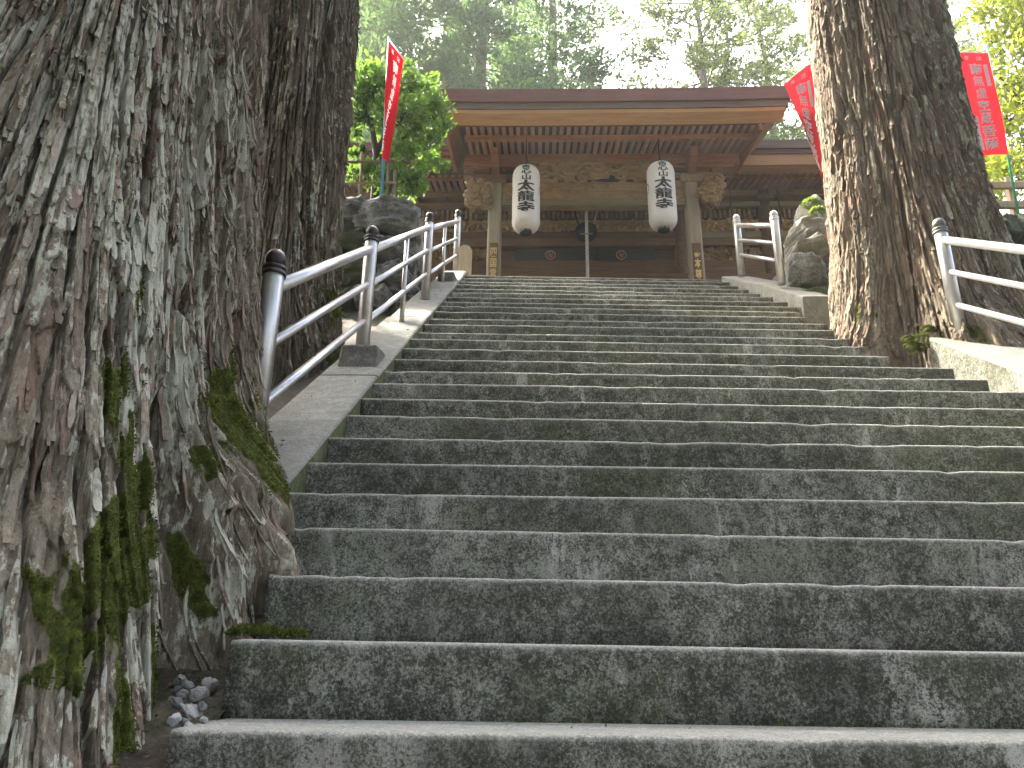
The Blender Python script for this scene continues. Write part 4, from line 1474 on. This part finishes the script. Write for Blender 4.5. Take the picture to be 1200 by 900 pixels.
curls(MB(), 30, PU[0] + .5, PU[1] - .5, zat(213, VK), zat(200, VK), VK - .16, .14, .034, 3, 1.6).build('dragon_curls', M['carve_pale'], tp)
for cx_, cz_, sd_ in ((-1.13, zat(232, VK, 560), 5), (3.20, zat(229, VK, 832), 8)):
    curls(MB(), 24, cx_ - .20, cx_ + .20, cz_ - .26, cz_ + .24, VK - .13, .10, .030, sd_).build('carving_curls', M['carve_pale'], tp)
# main hall: wall behind
zb_ = lambda y: zat(y, VW)
U0, U1 = -5.2, 7.4
MB().box(U0, U1, VW + .16, VW + .3, 5.2, 9.75).build('back_wall', M['wood_dark'], tp)
cols = (-4.6, -2.75, -.93, 2.96, 4.75, 6.6)
for cu_ in cols:
    MB().lathe([(0, 0), (.13, 0), (.125, 4.3), (0, 4.3)], (cu_, VW + .03, 5.1), 14).build('column', M['wood_dark'], tp, (cu_, VW, 5.1))
bays = [(U0, cols[0])] + list(zip(cols[:-1], cols[1:])) + [(cols[-1], U1)]
# long beams of the wall, from the bottom up
for (ya, yb, m, dv, nm) in ((322, 306, 'wood_dark', -.04, 'sill_beam'), (289.5, 280, 'wood_dark', -.05, 'wall_beam'), (279.5, 272, 'wood_dark', -.03, 'wall_beam'), (246, 240, 'wood_dark', -.12, 'head_beam'), (233, 226, 'carve', -.10, 'wall_plate')):
    for (a, b_) in bays:
        mm_ = m
        if a > 2.5 and m in ('wood_red', 'wood_dark') and nm != 'sill_beam':
            mm_ = 'wood_green' if ya < 285 else 'wood_dark'
        MB().box(a + .10, b_ - .10, VW + dv, VW + .15, zb_(ya), zb_(yb) - .004, ch=.006).build(nm, M[mm_], tp)
MB().box(U0, U1, VW - .1, VW + .15, 5.1, zb_(323)).build('plinth', M['wood_dark'], tp)
# black boards with the round crests
for (xa, xb) in ((604, 676), (700, 768)):
    a, b_ = at(xa, 297, VW)[0], at(xb, 297, VW)[0]
    MB().box(a, b_, VW + .02, VW + .1, zb_(305.5), zb_(290), ch=.004).build('crest_board', M['board_black'], tp)
a, b_ = at(676.5, 297, VW)[0], at(699.5, 297, VW)[0]
MB().box(a, b_, VW - .0, VW + .1, zb_(305.5), zb_(290)).build('crest_board', M['board_black'], tp)
for cx_ in (645, 728):
    c = at(cx_, 299, VW + .012)
    mb = MB()
    n = 28
    for k in range(n):
        t0, t1 = 2 * math.pi * k / n, 2 * math.pi * (k + 1) / n
        mb.add([(c[0] + r_ * math.cos(t), y_, c[2] + r_ * math.sin(t)) for t in (t0, t1) for r_ in (.088, .108) for y_ in (c[1] - .012, c[1])],
               [(0, 2, 6, 4), (2, 3, 7, 6), (0, 4, 5, 1)])
    L_, w_ = .050, .013
    q = L_ - w_
    rects = [(-L_, L_, -w_ / 2 * 1.1, w_ / 2 * 1.1), (-w_ / 2 * 1.1, w_ / 2 * 1.1, -L_, L_), (-L_, -w_ / 2, q, L_), (q, L_, w_ / 2, L_), (w_ / 2, L_, -L_, -q), (-L_, -q, -L_, -w_ / 2)]
    for kk, (x0, x1, y0, y1) in enumerate(rects):
        mb.box(c[0] + x0, c[0] + x1, c[1] - .010 - .0004 * kk, c[1] + .004, c[2] + y0, c[2] + y1)
    mb.build('round_crest', M['manji'], tp)
# lattice slats and carved friezes over every bay
slat = MB().box(-.026, .026, VW - .035, VW + .05, zb_(258) + .01, zb_(246) - .01).mesh('slat', M['carve'], (0, VW, zb_(252)))
x = -3.9
while x < 6.4:
    if min(abs(x - c_) for c_ in cols) > .16:
        o = link_mesh('slat', slat, tp, (x, VW, zb_(252)))
        o.rotation_euler = (0, rr_.uniform(-.02, .02), rr_.uniform(-.2, .2))
    x += .103
for k_, (a, b_) in enumerate(bays):
    w_ = b_ - a - .26
    relief('frieze_carving', tp, a + .13, b_ - .13, zb_(272), zb_(258), VW + .05, .17, 30 + k_, 'carve_pale', int(60 * w_) + 20, 26, .0, int(8 * w_) + 3, .55)
    if not (-1 < a < 2.9):
        relief('panel_carving', tp, a + .13, b_ - .13, zb_(305), zb_(290), VW + .08, .18, 50 + k_, 'carve', int(60 * w_) + 20, 30, .0, int(9 * w_) + 3, .5)
    # bracket clusters under the wall plate
    for cu_ in (a,):
        MB().box(cu_ - .17, cu_ + .17, VW - .20, VW + .15, zb_(240), zb_(233.5), ch=.02).build('bearing_block', M['carve'], tp)

# main eaves on both sides of the porch
for (xa, xb) in ((-6.0, -.9), (3.15, 7.9)):
    vf = 13.0
    zt, zbm = zat(165, vf), zat(195, vf)
    sgn = 1 if xa > 0 else -1
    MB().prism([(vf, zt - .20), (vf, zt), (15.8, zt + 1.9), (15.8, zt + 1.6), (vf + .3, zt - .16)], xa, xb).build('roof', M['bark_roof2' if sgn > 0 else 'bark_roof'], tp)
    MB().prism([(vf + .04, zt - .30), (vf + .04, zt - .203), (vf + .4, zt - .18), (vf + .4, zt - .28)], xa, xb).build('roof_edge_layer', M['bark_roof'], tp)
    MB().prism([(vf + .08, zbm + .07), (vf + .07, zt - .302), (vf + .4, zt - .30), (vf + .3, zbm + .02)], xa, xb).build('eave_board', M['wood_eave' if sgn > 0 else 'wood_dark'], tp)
    MB().prism([(vf + .3, zbm + .15), (vf + .3, zbm + .18), (14.4, zat(224, 14.3) + .20), (14.4, zat(224, 14.3) + .17)], xa, xb).build('soffit_boards', M['soffit'], tp)
    zA, zM, zE = zbm + .045, zat(209, 13.55), zat(225, 14.2)
    f1 = sloped_bar(.062, .08, (vf + .30, zA), (13.6, zM + .03)).mesh('rafter', M['wood_raft'], (0, vf + .3, zA))
    f2 = sloped_bar(.066, .085, (13.5, zM - .06), (14.3, zE + .01)).mesh('rafter', M['wood_raft'], (0, 13.5, zM))
    x = xa + .1
    while x < xb:
        if -4.2 < x < 6.3:
            link_mesh('rafter', f1, tp, (x, vf + .3, zA))
            link_mesh('rafter', f2, tp, (x, 13.5, zM))
        x += .138
    MB().prism([(13.48, zM - .045), (13.48, zM + .035), (13.56, zM + .04), (13.56, zM - .04)], xa, xb).build('rafter_batten', M['wood_red'], tp)
# hanging rods under the right eave and one on the left
for (xx, y0, y1, vv) in ((855, 222, 262, 13.9), (911, 222, 262, 13.9), (524, 230, 262, 13.9)):
    p0, p1 = at(xx, y0, vv), at(xx, y1, vv)
    MB().tube([(p0[0], vv, p0[2]), (p0[0], vv, p1[2])], .012, 6).build('hanging_rod', M['iron'], tp)


# ------------------------------------------------------------------ lanterns
def lantern(px, ytop, ybot, hook_y, label):
    v = 11.7
    pt, pb = at(px, ytop, v), at(px, ybot, v)
    u, zt, zb = float(pt[0] + pb[0]) / 2, float(pt[2]), float(pb[2])
    H = zt - zb
    R = .245
    t = thing('paper_lantern', label, 'lantern', (u, v, zb), 'paper lanterns under the porch eave')
    def rz(f):   # f 0 bottom .. 1 top
        e = .15
        if f < e:
            return R * (.40 + .60 * math.sqrt(max(0, 1 - ((e - f) / e) ** 2)))
        if f > 1 - e:
            return R * (.52 + .48 * math.sqrt(max(0, 1 - ((f - 1 + e) / e) ** 2)))
        return R
    prof = []
    n = 132
    for k in range(n + 1):
        f = k / n
        prof.append((rz(f) + .0022 * (1 if k % 4 < 2 else -1) * .5, f * H))
    MB().lathe(prof, (u, v, zb), 40).build('paper_shade', M['paper'], t)
    MB().lathe([(.098, -.035), (.108, -.035), (.110, .022), (.098, .022), (.098, -.035)], (u, v, zb), 28, sm=False).lathe([(0, .0), (.099, .0)], (u, v, zb - .004), 28).build('bottom_ring', M['lacquer'], t)
    MB().lathe([(0, .035), (.135, .035), (.14, .03), (.14, -.012), (.128, -.012)], (u, v, zt), 28, sm=False).build('top_ring', M['lacquer'], t)
    # metal wire handle and hook up to the rafters
    zh = zat(hook_y, v, px)
    mb = MB().tube([(u - .12, v, zt + .03), (u, v, zt + .14), (u + .12, v, zt + .03)], .006, 6)
    mb.tube([(u, v, zt + .13), (u + .012, v, zt + .20), (u - .008, v, zt + .27), (u, v, zh + .2)], .011, 6)
    mb.build('hook', M['iron'], t)
    def fn(rr):
        def g(x, f):
            r_ = rz(f) + rr
            a = -math.pi / 2 + x / R
            return (u + r_ * math.cos(a), v + r_ * math.sin(a), zb + f * H)
        return g
    mb = MB()
    write(mb, [('舎', 0, .915, .18, .095), ('心', .005, .832, .18, .080), ('山', .005, .742, .155, .085), ('太', .0, .612, .305, .165), ('龍', 0, .444, .305, .160), ('寺', 0, .272, .305, .165)], fn(.005))
    for q, dx in enumerate((.007, -.007)):
        write(mb, [('太', dx, .612, .305, .165), ('龍', dx * .5, .444, .305, .160), ('寺', dx * .6, .272, .305, .165)], fn(.0058 + .0008 * q))
    mb.build('lettering', M['ink'], t)
    # leaf-wreath crests on the flanks
    mb = MB()
    for sx in (-1, 1):
        for k in range(14):
            a = 2 * math.pi * k / 14
            cx, cf = sx * .37 + .075 * math.cos(a), .60 + .075 * .9 * math.sin(a) * 1.2
            g = fn(.005)
            pts = []
            for q in range(6):
                b_ = 2 * math.pi * q / 6
                pts.append(g(cx + .017 * math.cos(b_), cf + .011 * math.sin(b_)))
            mb.add(pts, [tuple(range(6))])
    tag(mb.build('wreath_crest', M['ink'], t), kind='stuff')
    # small pale rings on the black bottom ring
    mb = MB()
    for ang in (-.34, .34):
        for k in range(12):
            t0, t1 = 2 * math.pi * k / 12, 2 * math.pi * (k + 1) / 12
            pts = []
            for t_, r_ in ((t0, .013), (t1, .013), (t1, .020), (t0, .020)):
                a = -math.pi / 2 + ang + r_ * math.cos(t_) / .108
                pts.append((u + .1115 * math.cos(a), v + .1115 * math.sin(a), zb - .004 + r_ * math.sin(t_)))
            mb.add(pts, [(0, 1, 2, 3)])
    mb.build('ring_mark', M['print'], t)


lantern(616.5, 198, 271.5, 166, 'white paper lantern with black brush lettering hanging by the porch\'s left pillar')
lantern(775.5, 194, 268.5, 163, 'white paper lantern with black brush lettering hanging beside the right pillar')

# pillar name boards, gilt letters on dark wood
for (pu, txt, pxx, lab) in ((PU[0], '四国霊場第', 578, 'dark board of gilt characters fixed to the left porch pillar'), (PU[1], '御本尊虚空', 812, 'dark board of gilt characters fixed to the right porch pillar')):
    zt = zat(285, VK - .15, pxx)
    t = thing('name_board', lab, 'sign', (pu, VK - .16, 5.6), 'gilt boards on the porch pillars')
    MB().box(pu - .075, pu + .075, VK - .168, VK - .138, 5.5, zt, ch=.006).build('board', M['wood_dark'], t)
    mb = MB()
    ch = .215
    write(mb, [(c_, 0, zt - .09 - ch * (k + .5), .118, .19) for k, c_ in enumerate(txt)], lambda a, b: (pu + a, VK - .172, b))
    mb.build('lettering', M['gold'], t)

# bell rope and gong
gp = at(687, 272, 12.9)
t = thing('temple_gong', 'dark round gong hanging behind the bell rope under the tie beam', 'gong', (float(gp[0]), 12.9, float(gp[2])))
mb = MB()
G = Vector((float(gp[0]), 12.9, float(gp[2])))
n = 28
prof = [(0, -.10), (.09, -.10), (.15, -.085), (.2, -.05), (.215, -.02), (.215, .02), (.2, .05), (.15, .085), (0, .1)]
for (r_, d_) in prof:
    for j in range(n):
        a = 2 * math.pi * j / n
        mb.v.append((G.x + r_ * math.cos(a), G.y + d_, G.z + r_ * math.sin(a)))
for k in range(len(prof) - 1):
    for j in range(n):
        q = k * n
        mb.f.append([q + j, q + (j + 1) % n, q + n + (j + 1) % n, q + n + j])
        mb.m.append(0)
        mb.s.append(True)
mb.build('gong_body', M['gong'], t)
MB().tube([(G.x - .14, G.y, G.z + .16), (G.x - .26, G.y, G.z + .62)], .012, 6).build('hanger', M['iron'], t)
MB().tube([(G.x + .14, G.y, G.z + .16), (G.x + .26, G.y, G.z + .62)], .012, 6).build('hanger', M['rope'], t)
ru = float(at(688, 290, 12.65)[0])
t = thing('bell_rope', 'thick pale twisted bell rope hanging from the tie beam to the floor', 'rope', (ru, 12.66, 6.0))
for ph in (0, 2 * math.pi / 3, 4 * math.pi / 3):
    pts = []
    for k in range(150):
        z = 6.0 + (zat(244, 12.66) - 6.0) * k / 149
        a = ph + z * 26
        pts.append((ru + .016 * math.cos(a), 12.66 + .016 * math.sin(a), z))
    MB().tube(pts, .019, 6).build('strand', M['rope'], t)
zc_ = float(at(688, 274, 12.62)[2])
MB().tube([(ru - .13, 12.62, zc_), (ru + .11, 12.62, zc_ + .005)], .012, 6).build('cross_stick', M['bamboo'], t)


# ------------------------------------------------------------------ banners
def banner(label, pole_pts, pole_r, pole_mat, tl, tr, bl, br, wave, seed, text=True, fold=0.0, stripe=True):
    """cloth hung between four corners (3-d), text reads down from the top; mapping by bilinear + waves"""
    tl, tr, bl, br = [np.array(p, float) for p in (tl, tr, bl, br)]
    t = thing('banner', label, 'banner', tuple(pole_pts[0]), 'red votive banners')
    MB().tube(pole_pts, pole_r, 10).build('pole', M[pole_mat], t)
    dr = tr - tl
    MB().tube([tl - dr * .06 + np.array([0, 0, .02]), tr + dr * .06 + np.array([0, 0, .02])], .008, 6).build('crossbar', M['white'], t)
    nrm = np.cross(tr - tl, bl - tl)
    nrm /= np.linalg.norm(nrm)
    if nrm @ tl > 0:
        nrm = -nrm
    def fn(off):
        def g(a, b):     # a 0..1 across, b 0 top .. 1 bottom
            p = (tl * (1 - a) + tr * a) * (1 - b) + (bl * (1 - a) + br * a) * b
            w = wave * (b ** .6) * (math.sin(a * 5.2 + b * 3.0 + seed) * .6 + math.sin(a * 2.5 - b * 5.5 + seed * 2) * .5) + fold * math.sin(a * 9 + b * 2) * b
            return p + nrm * (w + off)
        return g
    na, nb = 26, 70
    g = fn(0)
    V = np.array([g(a, b) for b in np.linspace(0, 1, nb) for a in np.linspace(0, 1, na)])
    me = np_mesh('cloth', V, grid_quads(nb, na), M['red'], smooth=True, origin=tuple(pole_pts[0]))
    link_mesh('cloth', me, t)
    if text:
        mb = MB()
        chars = [('奉', .27, .055, .16, .048), ('納', .66, .055, .17, .048)]
        for k, c_ in enumerate('南無虚空蔵菩薩'):
            chars.append((c_, .50, .165 + k * .122, .40 if k in (0, 5, 6) else .34, .112))
        off = .004
        for o_ in (off, -off):
            gg = fn(o_)
            write(mb, [(c_, x_, 1 - y_, w_, h_) for c_, x_, y_, w_, h_ in chars], lambda a, b: gg(a, 1 - b))
            if stripe:
                for (a0, a1, b0, b1) in ((.76, .88, .12, .34), (.13, .25, .63, .95)):
                    N_ = 8
                    for q in range(N_):
                        y0, y1 = b0 + (b1 - b0) * q / N_, b0 + (b1 - b0) * (q + 1) / N_
                        mb.add([gg(a0, y0), gg(a1, y0), gg(a1, y1), gg(a0, y1)], [(0, 1, 2, 3)])
        mb.build('lettering', M['print'], t)
    return t


pv = 10.0
tl, tr, br, bl = at(1121, 62, pv), at(1158, 62, pv + .05), at(1182, 181, pv + .05), at(1148, 181, pv)
pb_, ptp = at(1196, 262, pv + .1), at(1156, 52, pv + .1)
ptp[0] = pb_[0] + (ptp[0] - pb_[0])
banner('bright red banner on a green pole at the right edge beyond the cedar', [tuple(pb_), tuple(ptp)], .018, 'green', tl, tr, bl, br, .03, 1.3)
pv = 8.9
pb_, ptp = at(447, 232, pv), at(456, 44, pv)
tl, tr = at(456, 48, pv - .04), at(473.5, 71, pv - .50)
bl, br = at(447, 181, pv - .04), at(456, 190, pv - .22)
banner('red banner with white characters on a blue pole above the left boulders', [tuple(pb_), tuple(pb_ * .3 + ptp * .7), tuple(ptp)], .02, 'blue', tl, tr, bl, br, .07, 2.2, stripe=False)
pv = 10.4
tl, tr = at(919, 99, pv), at(950, 74, pv)
bl, br = at(948, 165, pv + .1), at(972, 235, pv)
banner('faded red banner half hidden behind the left side of the right cedar', [tuple(at(985, 300, pv + .06)), tuple(at(960, 60, pv + .06))], .018, 'white', tl, tr, bl, br, .06, .4, stripe=True)

# ------------------------------------------------------------------ fences, stake
t = thing('bamboo_fence', 'bamboo lattice fence on the terrace above the left boulder wall', 'fence', (-2.4, 9.05, 5.1))
for (x, y0, y1) in ((398, 180, 262), (424, 179, 262), (455.5, 186, 262), (463, 200, 262), (378, 180, 262), (350, 180, 262)):
    p0, p1 = at(x, y0, 9.05), at(x - 3, y1, 9.05)
    MB().tube([(p1[0], 9.05, p1[2]), (p0[0], 9.05, p0[2])], .024, 8).build('bamboo_post', M['bamboo'], t, (p1[0], 9.05, p1[2]))
for (y0, y1) in ((191, 189), (216, 214)):
    p0, p1 = at(340, y0, 9.0), at(464, y1, 9.0)
    MB().tube([p0, p1], .018, 8).build('bamboo_rail', M['bamboo'], t, tuple(p0))
t = thing('wooden_fence', 'light brown timber rail fence on the bank at the right edge', 'fence', (7.5, 10.6, 5.2))
for x in (1180, 1230, 1280):
    p0, p1 = at(x, 210, 10.7), at(x + 6, 275, 10.7)
    MB().box(p0[0] - .05, p0[0] + .05, 10.65, 10.75, p1[2], p0[2], ch=.008).build('fence_post', M['stake'], t)
for y in (218, 241):
    p0 = at(1140, y, 10.62)
    MB().box(p0[0], p0[0] + 3.5, 10.58, 10.645, p0[2] - .06, p0[2] + .06, ch=.008).build('fence_rail', M['stake'], t)
mb = MB()
c = at(545, 300, 10.35)
hw, zt = .10, at(545, 288, 10.35)[2]
poly = [(-hw, 5.05), (hw, 5.05), (hw, zt - .10)] + [(hw * math.cos(a), zt - .10 + .10 * math.sin(a)) for a in np.linspace(.15, math.pi - .15, 9)] + [(-hw, zt - .10)]
k = len(poly)
mb.add([(c[0] + x, 10.32, z) for x, z in poly] + [(c[0] + x, 10.40, z) for x, z in poly], [tuple(range(k)), tuple(range(2 * k - 1, k - 1, -1))] + [(i, (i + 1) % k, k + (i + 1) % k, k + i) for i in range(k)])
tag(mb.build('wooden_stake', M['stake'], None, (float(c[0]), 10.36, 5.05)), 'pale round-topped wooden stake at the top end of the left handrail', 'stake')


# ------------------------------------------------------------------ broadleaf bush and maple
def leafy(name, label, cat, base, height, blobs, n, lsize, mat, seed, stems, asp=.55, zs=.8):
    t = thing(name, label, cat, base)
    rs = np.random.RandomState(seed)
    b = Vector(base)
    tb = MB()
    P, D = [], []
    for (c, r) in blobs:
        c = np.array(c)
        m = int(n * r ** 2)
        # boughs inside the blob carry leaf sprigs
        for q in range(max(6, int(m / 26))):
            g = rs.normal(0, 1, 3)
            g /= np.linalg.norm(g)
            tip = c + g * r * rs.uniform(.55, 1.08) * np.array([1, 1, zs])
            k = rs.randint(16, 38)
            p = tip + rs.normal(0, .13 * min(1, r * 1.5), (k, 3))
            d = rs.normal(0, .7, (k, 3)) + g * .6 + np.array([0, 0, .35])
            P.append(p)
            D.append(d / np.linalg.norm(d, axis=1)[:, None])
            if rs.rand() < .35:
                tb.tube([tuple(c - np.array([0, 0, r * .3])), tuple(c * .5 + tip * .5 + rs.normal(0, .04, 3)), tuple(tip)], [.012, .008, .004], 5, False)
    for (pts, r0_) in stems:
        tb.tube([tuple(p) for p in pts], [r0_ * (1 - .6 * i / (len(pts) - 1)) for i in range(len(pts))], 8, False)
    P, D = np.concatenate(P), np.concatenate(D)
    V, Q, tone = leaf_quads(P, D, rs.uniform(.7, 1.2, len(P)) * lsize, asp, rs, .12)
    tb.build('trunk', M['twig'], t)
    link_mesh('crown', np_mesh('crown', V, Q, M[mat], None, {'tone': tone}, smooth=False, origin=base), t)
    return t


bp = lambda x, y, v=9.6: tuple(float(a) for a in at(x, y, v))
blobs = []
for (x, y, r, dv) in ((418, 112, .34, 0), (440, 100, .36, .15), (468, 98, .36, 0), (492, 112, .32, .1), (508, 136, .30, 0), (470, 138, .42, -.2), (440, 140, .34, .2), (412, 136, .28, 0), (496, 172, .30, 0),
                      (476, 185, .32, -.2), (455, 172, .22, .2), (505, 198, .20, 0), (430, 206, .26, -.3), (470, 208, .28, -.35), (487, 216, .18, -.2), (518, 150, .18, .1), (410, 88, .20, .1), (470, 84, .2, .2), (448, 216, .2, -.4), (416, 180, .12, 0)):
    blobs.append((bp(x, y, 9.6 + dv), r * .93))
base = bp(438, 262, 9.6)
stems = [([base, bp(440, 215), bp(441, 180), bp(436, 150), bp(424, 120)], .07), ([bp(441, 180), bp(455, 150), bp(475, 115)], .045), ([bp(440, 190), bp(470, 165), bp(497, 140)], .035), ([bp(437, 150), bp(418, 128), bp(410, 105)], .03),
         ([bp(440, 215), bp(468, 205), bp(488, 190)], .025)]
leafy('broadleaf_tree', 'bushy bright green broadleaf tree beside the red banner on the left terrace', 'tree', base, 3, blobs, 5200, .10, 'bush_leaf', 12, stems)
mp = lambda x, y, v=14: tuple(float(a) for a in at(x, y, v))
blobs = []
for (x, y, r, dv) in ((1185, 20, 1.0, 0), (1165, 60, .7, .5), (1200, 80, 1.0, 0), (1180, 130, .9, 0), (1215, 150, 1.1, .5), (1160, 170, .7, .8), (1195, 200, .8, 0), (1230, 30, 1.1, 0), (1240, 100, 1.2, .5), (1250, 190, 1.0, 0), (1150, 120, .45, 1), (1210, -25, 1.0, 0), (1260, -30, 1.2, 0), (1150, 195, .5, .6), (1290, 80, 1.3, 1)):
    blobs.append((mp(x, y, 14 + dv), r))
base = mp(1250, 262)
leafy('maple_tree', 'sunlit yellow-green maple foliage beyond the right banner', 'tree', base, 8, blobs, 900, .15, 'maple_leaf', 14,
      [([base, mp(1240, 180), mp(1225, 100), mp(1200, 30)], .16), ([mp(1240, 180), mp(1205, 130), mp(1170, 90)], .08), ([mp(1238, 170), mp(1270, 90)], .09)], .6)

# ------------------------------------------------------------------ forest behind
place_tree('cedar_b', 'hazy cedar right above the red banner, first of the trees behind the temple', -6.2, 24, 0.3, 1.0)
place_tree('cedar_a', 'tall hazy cedar behind the left end of the porch roof', -2.6, 27, 1.2, 1.05)
place_tree('cedar_b', 'dense pale cedar in the forest behind the left bush', -9.5, 31, 2.2, 1.1)
place_tree('cedar_a', 'cedar with pointed crown rising above the left lantern', .7, 30, 4.0, 1.12)
place_tree('cedar_a', 'far cedar filling the gap between two nearer crowns above the porch', -1.5, 38, 3.2, 1.05)
place_tree('cedar_c', 'distant misty cedar deep in the forest behind the left bush', -6.0, 40, .9, 1.1)
place_tree('cedar_b', 'misty cedar between the left trunks and the porch roof, behind the bush', -7.6, 27.5, 3.6, 1.05)
place_tree('pine', 'open-branched tree against the white sky above the right half of the roof', 7.2, 27.5, .4, 1.0, name='pine_tree')
place_tree('airy', 'thin airy tree behind the roof corner left of the right cedar', 10.8, 30, 2.4, .95, name='pine_tree')
place_tree('airy', 'small shadowy tree top beyond the right banner', 21, 34, 1.1, .9, name='pine_tree')
# forest beside the stairs, crowns high above the frame
for t_ in [o for o in bpy.data.objects if o.type == 'EMPTY' and o.name.startswith('cedar_tree') and any(c.name.startswith('bark_strips') for c in o.children)]:
    o = bpy.data.objects.new('crown', TREE['cedar_c'][1])
    COL.objects.link(o)
    o.parent = t_
    o.location = (0, 0, 3.5)
    o.rotation_euler = (0, 0, t_.location.y)
SHADE = 'unseen cedars added on the left slope to shade the stairs'  # out-of-view cedars placed to block the sun over the stairs
for (u, v, kd, rot, sc_) in ((-7.8, 9.5, 'cedar_c', 1.5, .95), (-6.2, 5.2, 'cedar_c', 5.2, .9), (-10.6, 10.0, 'cedar_b', .1, 1.)):
    place_tree(kd, 'shade cedar added on the left slope, hidden behind the two near trunks', u, v, rot, sc_, group=SHADE)

BACK = 'unseen cedars added behind the viewer to cut sky light'  # added to screen the open sky behind the camera and darken the front light
for (u, v, kd, rot, sc_) in ((-5.2, -5.5, 'cedar_b', .5, 1.0), (-1.5, -9.5, 'cedar_b', 1.9, 1.05), (3.8, -8.0, 'cedar_a', 2.6, 1.0), (8.5, -5.0, 'cedar_b', 3.3, 1.0), (7.5, -12.5, 'cedar_a', .9, 1.05),
                             (-7.5, -12, 'cedar_a', 5.3, 1.0), (12.0, 1.5, 'cedar_b', 4.2, 1.0), (-9.5, -1.0, 'cedar_b', 2.2, 1.0), (1.0, -16, 'cedar_b', 3.9, 1.1)):
    place_tree(kd, 'unseen cedar beside the path behind the viewer, added to cut sky light', u, v, rot, sc_, group=BACK)

# ------------------------------------------------------------------ the hazy air
hz = NT('haze_air')
pvn = hz.n('VolumePrincipled')
pvn.inputs['Color'].default_value = (.92, .96, .95, 1)
pvn.inputs['Density'].default_value = .0012
pvn.inputs['Anisotropy'].default_value = .35
hz.t.links.new(pvn.outputs[0], hz.out.inputs['Volume'])
hz.mat.cycles.homogeneous_volume = True
ob = MB().box(-420, 420, -220, 520, -8, 90).build('haze', hz.mat, None)
tag(ob, 'thin pale morning haze hanging among the trees', None, None, 'stuff')
